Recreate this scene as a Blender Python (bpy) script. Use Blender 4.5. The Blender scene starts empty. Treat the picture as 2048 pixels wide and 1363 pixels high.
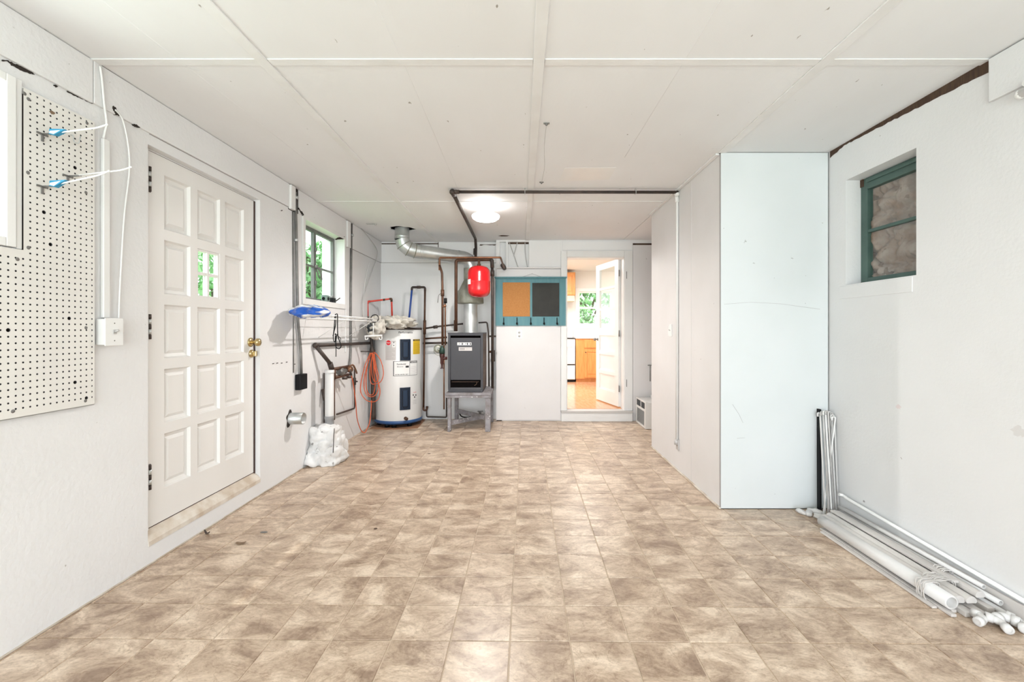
import bpy, bmesh, math, random
from mathutils import Vector, Matrix, noise
random.seed(7)
sc = bpy.context.scene
COL = sc.collection
PI = math.pi

# ------------------------------------------------------------------ camera, world, lights, exposure
F = 890.0; CX = 1043.0; CY = 660.0; CAMZ = 1.245
cam_d = bpy.data.cameras.new('camera'); cam = bpy.data.objects.new('camera', cam_d); COL.objects.link(cam)
cam.location = (0, 0, CAMZ); cam.rotation_euler = (PI/2, 0, 0)
cam_d.sensor_width = 36; cam_d.lens = F/2048*36
cam_d.shift_x = (1024-CX)/2048; cam_d.shift_y = (CY-681.5)/2048
cam_d.clip_start = 0.02; cam_d.clip_end = 200
sc.camera = cam

w = bpy.data.worlds.new('world'); sc.world = w; w.use_nodes = True
bgn = w.node_tree.nodes['Background']
bgn.inputs['Color'].default_value = (0.90, 0.95, 1.0, 1); bgn.inputs['Strength'].default_value = 3.2

def area(name, loc, rot, sx, sy, power, color=(1, 1, 1)):
    d = bpy.data.lights.new(name, 'AREA'); d.shape = 'RECTANGLE'; d.size = sx; d.size_y = sy
    d.energy = power; d.color = color
    o = bpy.data.objects.new(name, d); COL.objects.link(o); o.location = loc; o.rotation_euler = rot
    return o
area('fill_unseen_opening', (0.1, -2.9, 1.25), (PI/2+.14, 0, 0), 3.3, 2.1, 122, (0.89, 0.945, 1.0))  # added fill lamp at an invented opening behind the camera, tilted up
area('daylight_near_window', (-2.16, 1.2, 1.9), (0, -PI/2, 0), 0.62, 0.85, 9, (0.93, 0.965, 1.0))
area('kitchen_fill', (0.6, 8.0, 2.5), (0, 0, 0), 1.6, 1.6, 82, (1.0, 0.98, 0.96))  # added fill lamp without a fixture, brightens the kitchen
s = bpy.data.lights.new('sun', 'SUN'); s.energy = 2.2; s.angle = 0.02; s.color = (1, 0.96, 0.9)
so = bpy.data.objects.new('sun', s); COL.objects.link(so); so.rotation_euler = (math.radians(28), math.radians(-22), 0)

sc.view_settings.view_transform = 'Standard'; sc.view_settings.look = 'None'
sc.view_settings.gamma = 1; sc.view_settings.use_curve_mapping = False
sc.view_settings.exposure = 0.33

# ------------------------------------------------------------------ materials
def mat(name, col, rough=0.6, metal=0.0, col2=None, nscale=6.0, ndet=6, bump=0.0, bscale=60.0, spec=None,
        specks=None, sp_scale=9.0, sp_thr=0.70, emit=None, estr=0.0, contrast=(0.35, 0.65), stretch=None, coat=0, trans=0, coords='Object'):
    m = bpy.data.materials.new(name); m.use_nodes = True
    nt = m.node_tree; b = nt.nodes['Principled BSDF']
    b.inputs['Base Color'].default_value = (*col, 1); b.inputs['Roughness'].default_value = rough
    b.inputs['Metallic'].default_value = metal
    if spec is not None: b.inputs['Specular IOR Level'].default_value = spec
    if coat: b.inputs['Coat Weight'].default_value = coat; b.inputs['Coat Roughness'].default_value = 0.1
    if emit: b.inputs['Emission Color'].default_value = (*emit, 1); b.inputs['Emission Strength'].default_value = estr
    if trans: b.inputs['Transmission Weight'].default_value = trans
    vec = None
    def vecsock():
        nonlocal vec
        if vec is None:
            t = nt.nodes.new('ShaderNodeTexCoord')
            if coords == 'World':
                g = nt.nodes.new('ShaderNodeNewGeometry'); src = g.outputs['Position']
            else: src = t.outputs[coords]
            if stretch:
                mp = nt.nodes.new('ShaderNodeMapping'); mp.inputs['Scale'].default_value = stretch
                nt.links.new(src, mp.inputs['Vector']); vec = mp.outputs['Vector']
            else: vec = src
        return vec
    out = None
    if col2:
        n = nt.nodes.new('ShaderNodeTexNoise'); n.inputs['Scale'].default_value = nscale; n.inputs['Detail'].default_value = ndet
        nt.links.new(vecsock(), n.inputs['Vector'])
        r = nt.nodes.new('ShaderNodeValToRGB')
        r.color_ramp.elements[0].position = contrast[0]; r.color_ramp.elements[0].color = (*col, 1)
        r.color_ramp.elements[1].position = contrast[1]; r.color_ramp.elements[1].color = (*col2, 1)
        nt.links.new(n.outputs['Fac'], r.inputs['Fac']); out = r.outputs['Color']
    if specks:
        n = nt.nodes.new('ShaderNodeTexNoise'); n.inputs['Scale'].default_value = sp_scale; n.inputs['Detail'].default_value = 3
        nt.links.new(vecsock(), n.inputs['Vector'])
        r = nt.nodes.new('ShaderNodeValToRGB')
        r.color_ramp.elements[0].position = sp_thr; r.color_ramp.elements[0].color = (0, 0, 0, 1)
        r.color_ramp.elements[1].position = sp_thr+0.03; r.color_ramp.elements[1].color = (1, 1, 1, 1)
        nt.links.new(n.outputs['Fac'], r.inputs['Fac'])
        mx = nt.nodes.new('ShaderNodeMix'); mx.data_type = 'RGBA'
        nt.links.new(r.outputs['Color'], mx.inputs['Factor'])
        if out: nt.links.new(out, mx.inputs['A'])
        else: mx.inputs['A'].default_value = (*col, 1)
        mx.inputs['B'].default_value = (*specks, 1); out = mx.outputs['Result']
    if out: nt.links.new(out, b.inputs['Base Color'])
    if bump:
        n = nt.nodes.new('ShaderNodeTexNoise'); n.inputs['Scale'].default_value = bscale; n.inputs['Detail'].default_value = 4
        nt.links.new(vecsock(), n.inputs['Vector'])
        bm_ = nt.nodes.new('ShaderNodeBump'); bm_.inputs['Strength'].default_value = bump; bm_.inputs['Distance'].default_value = 0.01
        nt.links.new(n.outputs['Fac'], bm_.inputs['Height']); nt.links.new(bm_.outputs['Normal'], b.inputs['Normal'])
    return m

M = {}
M['wall'] = mat('white_plaster', (0.80, 0.80, 0.805), 0.75, col2=(0.765, 0.76, 0.76), nscale=1.6, bump=0.25, bscale=45, specks=(0.45, 0.43, 0.40), sp_scale=34, sp_thr=0.755, coords='World')
M['wall_r'] = mat('white_plaster_smooth', (0.78, 0.785, 0.79), 0.6, col2=(0.74, 0.745, 0.745), nscale=1.3, bump=0.12, bscale=60, specks=(0.42, 0.38, 0.36), sp_scale=28, sp_thr=0.755, coords='World')
M['wall_b'] = mat('white_plaster_lightened', (0.86, 0.865, 0.87), 0.55, col2=(0.83, 0.83, 0.83), nscale=1.3, bump=0.1, bscale=50, specks=(0.42, 0.38, 0.36), sp_scale=28, sp_thr=0.755, coords='World')  # far-wall white lightened to make up for weak light at the back
M['board_b'] = mat('far_board_paint', (0.77, 0.755, 0.755), 0.5, col2=(0.735, 0.72, 0.72), nscale=2.2, bump=0.05, bscale=18, specks=(0.5, 0.48, 0.46), sp_scale=30, sp_thr=0.75, coords='World')
M['board'] = mat('painted_board_warm', (0.79, 0.775, 0.775), 0.5, col2=(0.755, 0.74, 0.735), nscale=2.2, bump=0.05, bscale=18, specks=(0.5, 0.48, 0.46), sp_scale=30, sp_thr=0.76, coords='World')
M['board_cool'] = mat('painted_board_cool', (0.70, 0.735, 0.75), 0.42, col2=(0.66, 0.70, 0.71), nscale=1.8, bump=0.05, bscale=14, specks=(0.42, 0.44, 0.44), sp_scale=26, sp_thr=0.755, coords='World')
M['ceiling'] = mat('painted_plywood_ceiling', (0.835, 0.84, 0.855), 0.65, col2=(0.80, 0.80, 0.81), nscale=1.2, bump=0.18, bscale=9, specks=(0.36, 0.33, 0.3), sp_scale=17, sp_thr=0.735, stretch=(1.6, 0.7, 1), coords='World')
M['batten'] = mat('batten_paint', (0.83, 0.83, 0.835), 0.5, col2=(0.78, 0.775, 0.77), nscale=5, bump=0.1, bscale=30, coords='World')
M['trim'] = mat('glossy_white_paint', (0.82, 0.82, 0.81), 0.35, col2=(0.78, 0.775, 0.76), nscale=3, bump=0.04, bscale=30, coords='World')
M['door'] = mat('door_white_paint', (0.83, 0.815, 0.795), 0.38, col2=(0.80, 0.785, 0.765), nscale=3, bump=0.05, bscale=40, stretch=(1, 1, 0.15), coords='World')
M['peg'] = mat('pegboard_cream', (0.80, 0.785, 0.745), 0.55, col2=(0.76, 0.745, 0.71), nscale=4, coords='World')
M['dark'] = mat('dark_gap', (0.025, 0.018, 0.014), 0.9)
M['void'] = mat('unlit_dark', (0.006, 0.005, 0.005), 1.0, spec=0.0)  # near-black stands in for unlit space above the ceiling and inside the boiler
M['brownwood'] = mat('old_bare_wood', (0.085, 0.048, 0.026), 0.8, col2=(0.05, 0.025, 0.015), nscale=12, stretch=(1, 8, 1))
M['weather'] = mat('weatherstrip_brown', (0.045, 0.018, 0.012), 0.6)
M['sill'] = mat('worn_sill_tan', (0.56, 0.46, 0.36), 0.85, col2=(0.74, 0.69, 0.62), nscale=9, bump=0.3, bscale=40, coords='World')
M['grout'] = mat('vinyl_seam', (0.62, 0.50, 0.385), 0.6, col2=(0.55, 0.44, 0.33), nscale=5, coords='World')
M['galv'] = mat('galvanised_steel', (0.66, 0.68, 0.68), 0.36, 0.75, col2=(0.50, 0.53, 0.53), nscale=5, bump=0.05, bscale=20)
M['galv_old'] = mat('dull_galvanised', (0.40, 0.41, 0.36), 0.5, 0.6, col2=(0.22, 0.22, 0.17), nscale=7)
M['conduit'] = mat('grey_conduit', (0.24, 0.235, 0.225), 0.45, 0.4, col2=(0.15, 0.145, 0.14), nscale=8)
M['iron'] = mat('black_iron', (0.045, 0.036, 0.033), 0.5, 0.3, col2=(0.075, 0.052, 0.042), nscale=14)
M['copper'] = mat('old_copper', (0.13, 0.062, 0.036), 0.5, 0.45, col2=(0.075, 0.038, 0.024), nscale=10)
M['copper_b'] = mat('bright_copper', (0.30, 0.145, 0.08), 0.42, 0.6, col2=(0.17, 0.085, 0.05), nscale=12)
M['brass'] = mat('polished_brass', (0.58, 0.46, 0.23), 0.24, 1.0)
M['black'] = mat('black_plastic', (0.006, 0.006, 0.007), 0.5, spec=0.2)
M['red'] = mat('red_enamel', (0.56, 0.003, 0.007), 0.22, coat=0.6)
M['redpex'] = mat('red_pex', (0.68, 0.06, 0.035), 0.4)
M['bluepex'] = mat('blue_pex', (0.02, 0.07, 0.32), 0.4)
M['orange'] = mat('orange_cord', (0.66, 0.115, 0.035), 0.5)
M['boiler'] = mat('grey_boiler_enamel', (0.050, 0.051, 0.059), 0.55, col2=(0.044, 0.044, 0.052), nscale=4, bump=0.05, bscale=200)
M['rust'] = mat('rusty_side', (0.17, 0.115, 0.085), 0.6, 0.3, col2=(0.075, 0.04, 0.025), nscale=7)
M['heater'] = mat('white_enamel', (0.80, 0.80, 0.79), 0.25, coat=0.3)
M['navy'] = mat('navy_plastic', (0.011, 0.020, 0.040), 0.5, spec=0.3)
M['navy2'] = mat('navy_plastic_light', (0.022, 0.040, 0.075), 0.5, spec=0.3)
M['bluerim'] = mat('blue_rim', (0.03, 0.09, 0.24), 0.35)
M['yellow'] = mat('yellow_label', (0.75, 0.50, 0.03), 0.6)
M['label'] = mat('label_paper', (0.60, 0.575, 0.56), 0.6)
M['white'] = mat('bright_white', (0.85, 0.85, 0.84), 0.5)
M['ink'] = mat('ink', (0.04, 0.04, 0.045), 0.7)
M['inkgrey'] = mat('ink_grey', (0.35, 0.33, 0.33), 0.7)
M['sticker'] = mat('red_sticker', (0.72, 0.03, 0.04), 0.4)
M['standwood'] = mat('grey_weathered_wood', (0.33, 0.32, 0.345), 0.8, col2=(0.20, 0.18, 0.18), nscale=11, bump=0.3, bscale=30, specks=(0.58, 0.57, 0.58), sp_scale=30, sp_thr=0.64)
M['teal'] = mat('teal_chalk_paint', (0.085, 0.235, 0.275), 0.6, col2=(0.115, 0.27, 0.30), nscale=3, stretch=(8, 1, 1))
M['cork'] = mat('cork', (0.44, 0.19, 0.055), 0.85, col2=(0.51, 0.235, 0.075), nscale=90, bump=0.2, bscale=150)
M['chalk'] = mat('chalkboard', (0.024, 0.025, 0.023), 0.75, col2=(0.040, 0.041, 0.038), nscale=3)
M['green'] = mat('green_window_paint', (0.055, 0.105, 0.090), 0.5, col2=(0.08, 0.14, 0.12), nscale=6, bump=0.1, bscale=40, specks=(0.20, 0.19, 0.15), sp_scale=40, sp_thr=0.72)
M['steel_w'] = mat('grey_window_steel', (0.155, 0.165, 0.16), 0.5, 0.2, col2=(0.20, 0.20, 0.19), nscale=12)
M['insul'] = mat('faded_pink_insulation', (0.31, 0.195, 0.15), 0.95, col2=(0.42, 0.33, 0.295), nscale=11, bump=0.8, bscale=30, specks=(0.24, 0.165, 0.14), sp_scale=14, sp_thr=0.62)
M['kwood'] = mat('honey_oak', (0.62, 0.24, 0.06), 0.4, col2=(0.70, 0.31, 0.09), nscale=6, stretch=(6, 6, 0.8))
M['kfloor'] = mat('orange_wood_floor', (0.56, 0.29, 0.155), 0.2, col2=(0.64, 0.37, 0.22), nscale=5, stretch=(6, 1, 1), coords='World')
M['kwall'] = mat('kitchen_wall_white', (0.80, 0.775, 0.74), 0.6, coords='World')
M['stove'] = mat('stove_enamel', (0.80, 0.79, 0.79), 0.2)
M['concrete'] = mat('painted_concrete', (0.80, 0.80, 0.795), 0.85, col2=(0.62, 0.61, 0.59), nscale=9, bump=0.7, bscale=22, specks=(0.33, 0.32, 0.31), sp_scale=21, sp_thr=0.66, contrast=(0.5, 0.75))
M['pvc'] = mat('white_pvc', (0.71, 0.70, 0.69), 0.4)
M['pvcgrey'] = mat('grey_pvc', (0.36, 0.36, 0.37), 0.45)
M['stick'] = mat('off_white_trim', (0.71, 0.68, 0.65), 0.5, col2=(0.58, 0.55, 0.53), nscale=4, stretch=(2, 0.4, 2))
M['stickg'] = mat('grey_white_rod', (0.58, 0.57, 0.56), 0.4, 0.2, col2=(0.48, 0.47, 0.46), nscale=9)
M['cloth'] = mat('cream_cloth', (0.62, 0.59, 0.53), 0.95, col2=(0.40, 0.38, 0.35), nscale=11, bump=1.0, bscale=28, specks=(0.05, 0.055, 0.06), sp_scale=7, sp_thr=0.655, contrast=(0.5, 0.7))
M['bag'] = mat('blue_printed_bag', (0.02, 0.12, 0.55), 0.25, col2=(0.78, 0.80, 0.82), nscale=4.5, ndet=1, contrast=(0.50, 0.55), stretch=(1.0, 1, 4.5))
M['ac'] = mat('white_ac_plastic', (0.74, 0.73, 0.71), 0.4)
M['acgrille'] = mat('grey_ac_grille', (0.33, 0.34, 0.34), 0.5)
M['acdark'] = mat('dark_louvre', (0.10, 0.105, 0.11), 0.5)
M['cyan'] = mat('blue_clip', (0.02, 0.26, 0.46), 0.3)
M['valvegreen'] = mat('green_valve', (0.012, 0.04, 0.028), 0.5)
M['valvered'] = mat('dark_red_valve', (0.05, 0.012, 0.010), 0.5)
M['leaf'] = mat('leaf_green', (0.20, 0.44, 0.16), 0.6, col2=(0.52, 0.74, 0.48), nscale=3.5)
M['leafdry'] = mat('dry_leaf', (0.20, 0.13, 0.08), 0.8)
M['bark'] = mat('bark', (0.12, 0.08, 0.05), 0.9)
M['grass'] = mat('lawn', (0.20, 0.36, 0.12), 0.9, col2=(0.3, 0.5, 0.2), nscale=3)
M['siding'] = mat('white_siding', (0.80, 0.82, 0.86), 0.6)
M['stone'] = mat('driveway', (0.5, 0.49, 0.47), 0.9, col2=(0.42, 0.41, 0.39), nscale=3)

def glass_mat():
    m = bpy.data.materials.new('clear_glass'); m.use_nodes = True; nt = m.node_tree
    nt.nodes.remove(nt.nodes['Principled BSDF'])
    o = nt.nodes['Material Output']; mx = nt.nodes.new('ShaderNodeMixShader'); t = nt.nodes.new('ShaderNodeBsdfTransparent')
    g = nt.nodes.new('ShaderNodeBsdfGlossy'); g.inputs['Roughness'].default_value = 0.02
    t.inputs['Color'].default_value = (0.97, 0.99, 0.98, 1)
    mx.inputs[0].default_value = 0.06
    nt.links.new(t.outputs[0], mx.inputs[1]); nt.links.new(g.outputs[0], mx.inputs[2]); nt.links.new(mx.outputs[0], o.inputs['Surface'])
    return m
M['glass'] = glass_mat()
def shade_mat():
    m = mat('lit_opal_glass', (0.9, 0.88, 0.85), 0.3, emit=(1.0, 0.96, 0.92), estr=7.5)
    return m
M['shade'] = shade_mat()

def tile_mat():
    m = bpy.data.materials.new('stone_look_vinyl_tile'); m.use_nodes = True; nt = m.node_tree; N = nt.nodes; L = nt.links
    b = N['Principled BSDF']
    g = N.new('ShaderNodeNewGeometry'); oi = N.new('ShaderNodeObjectInfo')
    at = N.new('ShaderNodeAttribute'); at.attribute_name = 'tile_seed'; at.attribute_type = 'GEOMETRY'
    ad = N.new('ShaderNodeMath'); ad.operation = 'ADD'; L.new(oi.outputs['Random'], ad.inputs[0]); L.new(at.outputs['Fac'], ad.inputs[1])
    mu = N.new('ShaderNodeMath'); mu.operation = 'MULTIPLY'; L.new(ad.outputs[0], mu.inputs[0]); mu.inputs[1].default_value = 37.0
    cb = N.new('ShaderNodeCombineXYZ'); L.new(mu.outputs[0], cb.inputs['Z']); L.new(mu.outputs[0], cb.inputs['X'])
    va = N.new('ShaderNodeVectorMath'); va.operation = 'ADD'; L.new(g.outputs['Position'], va.inputs[0]); L.new(cb.outputs[0], va.inputs[1])
    mp = N.new('ShaderNodeMapping'); mp.inputs['Scale'].default_value = (1, 1.5, 1); mp.inputs['Rotation'].default_value = (0, 0, 0.5)
    L.new(va.outputs[0], mp.inputs['Vector'])
    def nz(scale, det, dist, rgh=0.55):
        n = N.new('ShaderNodeTexNoise'); n.inputs['Scale'].default_value = scale; n.inputs['Detail'].default_value = det
        n.inputs['Distortion'].default_value = dist; n.inputs['Roughness'].default_value = rgh
        L.new(mp.outputs[0], n.inputs['Vector']); return n
    n1 = nz(4.6, 12, 0.55, 0.72)
    r1 = N.new('ShaderNodeValToRGB'); e = r1.color_ramp.elements
    e[0].position = 0.36; e[0].color = (0.315, 0.218, 0.155, 1)
    e[1].position = 0.62; e[1].color = (0.78, 0.64, 0.505, 1)
    k = e.new(0.445); k.color = (0.455, 0.335, 0.243, 1)
    k = e.new(0.525); k.color = (0.60, 0.465, 0.35, 1)
    L.new(n1.outputs['Fac'], r1.inputs['Fac'])
    n2 = nz(60, 4, 0.2, 0.7)
    r2 = N.new('ShaderNodeValToRGB'); r2.color_ramp.elements[0].position = 0.36; r2.color_ramp.elements[0].color = (0.74, 0.71, 0.68, 1)
    r2.color_ramp.elements[1].position = 0.52; r2.color_ramp.elements[1].color = (1, 1, 1, 1)
    L.new(n2.outputs['Fac'], r2.inputs['Fac'])
    m1 = N.new('ShaderNodeMix'); m1.data_type = 'RGBA'; m1.blend_type = 'MULTIPLY'; m1.inputs['Factor'].default_value = 0.7
    L.new(r1.outputs['Color'], m1.inputs['A']); L.new(r2.outputs['Color'], m1.inputs['B'])
    # thin veins
    n3 = nz(3.4, 5, 1.6)
    r3 = N.new('ShaderNodeValToRGB'); e = r3.color_ramp.elements
    e[0].position = 0.485; e[0].color = (1, 1, 1, 1); e[1].position = 0.515; e[1].color = (1, 1, 1, 1)
    k = e.new(0.5); k.color = (0.66, 0.60, 0.54, 1)
    L.new(n3.outputs['Fac'], r3.inputs['Fac'])
    m2 = N.new('ShaderNodeMix'); m2.data_type = 'RGBA'; m2.blend_type = 'MULTIPLY'; m2.inputs['Factor'].default_value = 0.6
    L.new(m1.outputs['Result'], m2.inputs['A']); L.new(r3.outputs['Color'], m2.inputs['B'])
    L.new(m2.outputs['Result'], b.inputs['Base Color'])
    b.inputs['Roughness'].default_value = 0.33
    bp = N.new('ShaderNodeBump'); bp.inputs['Strength'].default_value = 0.12; bp.inputs['Distance'].default_value = 0.004
    L.new(n1.outputs['Fac'], bp.inputs['Height']); L.new(bp.outputs['Normal'], b.inputs['Normal'])
    return m
M['tile'] = tile_mat()

# ------------------------------------------------------------------ builders
ORG = {}          # world origin of every built object
class MB:
    def __init__(s): s.v = []; s.f = []; s.m = []; s.sm = []
    def add(s, vs, fs, mi=0, sm=False):
        o = len(s.v); s.v += [tuple(p) for p in vs]
        for f in fs: s.f.append(tuple(o+i for i in f)); s.m.append(mi); s.sm.append(sm)
        return s
    def box(s, x0, y0, z0, x1, y1, z1, mi=0):
        x0, x1 = sorted((x0, x1)); y0, y1 = sorted((y0, y1)); z0, z1 = sorted((z0, z1))
        vs = [(x0,y0,z0),(x1,y0,z0),(x1,y1,z0),(x0,y1,z0),(x0,y0,z1),(x1,y0,z1),(x1,y1,z1),(x0,y1,z1)]
        return s.add(vs, [(0,3,2,1),(4,5,6,7),(0,1,5,4),(1,2,6,5),(2,3,7,6),(3,0,4,7)], mi)
    def cbox(s, x0, y0, z0, x1, y1, z1, c=0.004, mi=0):
        """box with chamfered edges"""
        bm = bmesh.new(); bmesh.ops.create_cube(bm, size=1)
        for v in bm.verts:
            v.co = Vector(((x0+x1)/2+v.co.x*abs(x1-x0), (y0+y1)/2+v.co.y*abs(y1-y0), (z0+z1)/2+v.co.z*abs(z1-z0)))
        c = min(c, abs(x1-x0)*.4, abs(y1-y0)*.4, abs(z1-z0)*.4)
        bmesh.ops.bevel(bm, geom=bm.edges[:], offset=c, segments=2, affect='EDGES', profile=0.5)
        bm.verts.index_update(); s.add([v.co.copy() for v in bm.verts], [[v.index for v in f.verts] for f in bm.faces], mi); bm.free()
        return s
    def obox(s, c, size, R, mi=0):
        h = [k/2 for k in size]; vs = []
        for sx, sy, sz in ((-1,-1,-1),(1,-1,-1),(1,1,-1),(-1,1,-1),(-1,-1,1),(1,-1,1),(1,1,1),(-1,1,1)):
            vs.append(Vector(c)+R @ Vector((sx*h[0], sy*h[1], sz*h[2])))
        return s.add(vs, [(0,3,2,1),(4,5,6,7),(0,1,5,4),(1,2,6,5),(2,3,7,6),(3,0,4,7)], mi)
    def bar(s, a, b, wd, th, mi=0, up=(0,0,1)):
        a = Vector(a); b = Vector(b); d = (b-a); L = d.length; y = d.normalized(); x = y.cross(Vector(up)).normalized(); z = x.cross(y)
        R = Matrix((x, y, z)).transposed()
        return s.obox((a+b)/2, (wd, L, th), R, mi)
    def tube(s, pts, r, seg=8, mi=0, caps=True, closed=False):
        pts = [Vector(p) for p in pts]; n = len(pts); rr = r if isinstance(r, (list, tuple)) else [r]*n
        tang = []
        for i in range(n):
            a = pts[(i-1) % n] if (closed or i > 0) else pts[i]; b = pts[(i+1) % n] if (closed or i < n-1) else pts[i]
            t = (b-a); tang.append(t.normalized() if t.length > 1e-9 else Vector((0,0,1)))
        t0 = tang[0]; nrm = t0.orthogonal().normalized(); vs = []
        for i in range(n):
            t = tang[i]
            if i: 
                ax = tang[i-1].cross(t)
                if ax.length > 1e-7:
                    nrm = Matrix.Rotation(tang[i-1].angle(t), 3, ax.normalized()) @ nrm
            bi = t.cross(nrm).normalized()
            k = 1.0
            if 0 < i < n-1:
                d1 = (pts[i]-pts[i-1]).normalized(); d2 = (pts[i+1]-pts[i]).normalized()
                k = 1.0
            for j in range(seg):
                a = 2*PI*j/seg; vs.append(pts[i]+(nrm*math.cos(a)+bi*math.sin(a))*rr[i]*k)
        fs = []
        for i in range(n if closed else n-1):
            for j in range(seg):
                a = i*seg+j; b = i*seg+(j+1) % seg; c = ((i+1) % n)*seg+(j+1) % seg; d = ((i+1) % n)*seg+j
                fs.append((a, b, c, d))
        s.add(vs, fs, mi, True)
        if caps and not closed:
            o = len(s.v)-len(vs)
            s.f.append(tuple(o+j for j in range(seg-1, -1, -1))); s.m.append(mi); s.sm.append(False)
            s.f.append(tuple(o+(n-1)*seg+j for j in range(seg))); s.m.append(mi); s.sm.append(False)
        return s
    def cyl(s, a, b, r, seg=16, mi=0): return s.tube([a, b], r, seg, mi)
    def lathe(s, prof, c, axis=(0,0,1), seg=24, mi=0, sm=True):
        """prof [(r, h)] about an axis through c"""
        z = Vector(axis).normalized(); x = z.orthogonal().normalized(); y = z.cross(x); c = Vector(c); vs = []; fs = []
        for r, h in prof:
            for j in range(seg):
                a = 2*PI*j/seg; vs.append(c+z*h+(x*math.cos(a)+y*math.sin(a))*max(r, 1e-5))
        for i in range(len(prof)-1):
            for j in range(seg): fs.append((i*seg+j, i*seg+(j+1) % seg, (i+1)*seg+(j+1) % seg, (i+1)*seg+j))
        return s.add(vs, fs, mi, sm)
    def sphere(s, c, r, mi=0, seg=16, rings=10):
        rx, ry, rz = r if isinstance(r, (list, tuple)) else (r, r, r); c = Vector(c); vs = []; fs = []
        for i in range(rings+1):
            th = PI*i/rings
            for j in range(seg):
                a = 2*PI*j/seg; vs.append(c+Vector((rx*math.sin(th)*math.cos(a), ry*math.sin(th)*math.sin(a), rz*math.cos(th))))
        for i in range(rings):
            for j in range(seg): fs.append((i*seg+j, (i+1)*seg+j, (i+1)*seg+(j+1) % seg, i*seg+(j+1) % seg))
        return s.add(vs, fs, mi, True)
    def prism(s, poly, fn, a, b, mi=0):
        """poly 2-D outline (ccw), fn(u,v,w)->xyz, extruded from w=a to w=b"""
        n = len(poly); vs = [fn(u, v, a) for u, v in poly]+[fn(u, v, b) for u, v in poly]
        fs = [tuple(range(n-1, -1, -1)), tuple(range(n, 2*n))]+[(i, (i+1) % n, n+(i+1) % n, n+i) for i in range(n)]
        return s.add(vs, fs, mi)
    def build(s, name, mats, parent=None, label=None):
        if not isinstance(mats, (list, tuple)): mats = [mats]
        mats = [M[k] if isinstance(k, str) else k for k in mats]
        xs = [p[0] for p in s.v]; ys = [p[1] for p in s.v]; zs = [p[2] for p in s.v]
        org = Vector(((min(xs)+max(xs))/2, (min(ys)+max(ys))/2, min(zs)))
        me = bpy.data.meshes.new(name)
        me.from_pydata([(p[0]-org.x, p[1]-org.y, p[2]-org.z) for p in s.v], [], s.f)
        for m_ in mats: me.materials.append(m_)
        me.polygons.foreach_set('material_index', s.m); me.polygons.foreach_set('use_smooth', s.sm)
        bm = bmesh.new(); bm.from_mesh(me); bmesh.ops.recalc_face_normals(bm, faces=bm.faces[:]); bm.to_mesh(me); bm.free()
        me.update()
        o = bpy.data.objects.new(name, me); COL.objects.link(o)
        if parent is not None:
            o.parent = parent; o.location = org-ORG[parent.name]
        else: o.location = org
        ORG[o.name] = org.copy()
        if label: o['label'] = label
        return o

def tag(o, label, cat, group=None, kind=None):
    o['label'] = label; o['category'] = cat
    if group: o['group'] = group
    if kind: o['kind'] = kind
    return o
def thing(name, loc, label, cat, group=None, kind=None):
    o = bpy.data.objects.new(name, None); COL.objects.link(o); o.location = loc; o.empty_display_size = 0.05
    ORG[o.name] = Vector(loc); return tag(o, label, cat, group, kind)
def P(px, py, Y): return Vector(((px-CX)*Y/F, Y, CAMZ+(CY-py)*Y/F))
XL = -1.975; XR = 2.145; CZ = 2.485; YB = 6.12; YB2 = 6.25; YF = -3.0
def LW(px, py, x=XL, off=0.0):
    Y = F*x/(px-CX); p = P(px, py, Y); p.x += off; return p
def RW(px, py, x=XR, off=0.0):
    Y = F*x/(px-CX); p = P(px, py, Y); p.x += off; return p
def fillet(pts, rad=0.03, n=5):
    pts = [Vector(p) for p in pts]; out = [pts[0]]
    for i in range(1, len(pts)-1):
        a, b, c = pts[i-1], pts[i], pts[i+1]; d1 = (a-b); d2 = (c-b); r = min(rad, d1.length*.45, d2.length*.45)
        p0 = b+d1.normalized()*r; p1 = b+d2.normalized()*r
        for k in range(n+1):
            t = k/n; out.append(p0*(1-t)**2+b*2*t*(1-t)+p1*t*t)
    out.append(pts[-1]); return out
def crom(pts, n=6):
    pts = [Vector(p) for p in pts]; q = [pts[0]]+pts+[pts[-1]]; out = []
    for i in range(1, len(q)-2):
        p0, p1, p2, p3 = q[i-1], q[i], q[i+1], q[i+2]
        for k in range(n):
            t = k/n
            out.append(0.5*((2*p1)+(p2-p0)*t+(2*p0-5*p1+4*p2-p3)*t*t+(3*p1-p0-3*p2+p3)*t**3))
    out.append(pts[-1]); return out
def cells(u0, u1, v0, v1, holes):
    us = sorted({u0, u1, *[h[0] for h in holes], *[h[1] for h in holes]}); vs = sorted({v0, v1, *[h[2] for h in holes], *[h[3] for h in holes]})
    for i in range(len(us)-1):
        run = None
        for j in range(len(vs)-1):
            cu = (us[i]+us[i+1])/2; cv = (vs[j]+vs[j+1])/2
            if any(h[0] < cu < h[1] and h[2] < cv < h[3] for h in holes):
                if run: yield run; run = None
            else:
                run = (us[i], us[i+1], run[2] if run else vs[j], vs[j+1])
        if run: yield run
def text_mesh(body, size, xf, mb, mi, align='CENTER', bold=0.0):
    cu = bpy.data.curves.new('t', 'FONT'); cu.body = body; cu.size = size; cu.align_x = align; cu.align_y = 'CENTER'; cu.resolution_u = 2; cu.offset = bold
    o = bpy.data.objects.new('t', cu); COL.objects.link(o)
    me = bpy.data.meshes.new_from_object(o.evaluated_get(bpy.context.evaluated_depsgraph_get()))
    mb.add([xf(v.co.x, v.co.y) for v in me.vertices], [tuple(p.vertices) for p in me.polygons], mi)
    bpy.data.objects.remove(o); bpy.data.curves.remove(cu); bpy.data.meshes.remove(me)

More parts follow.
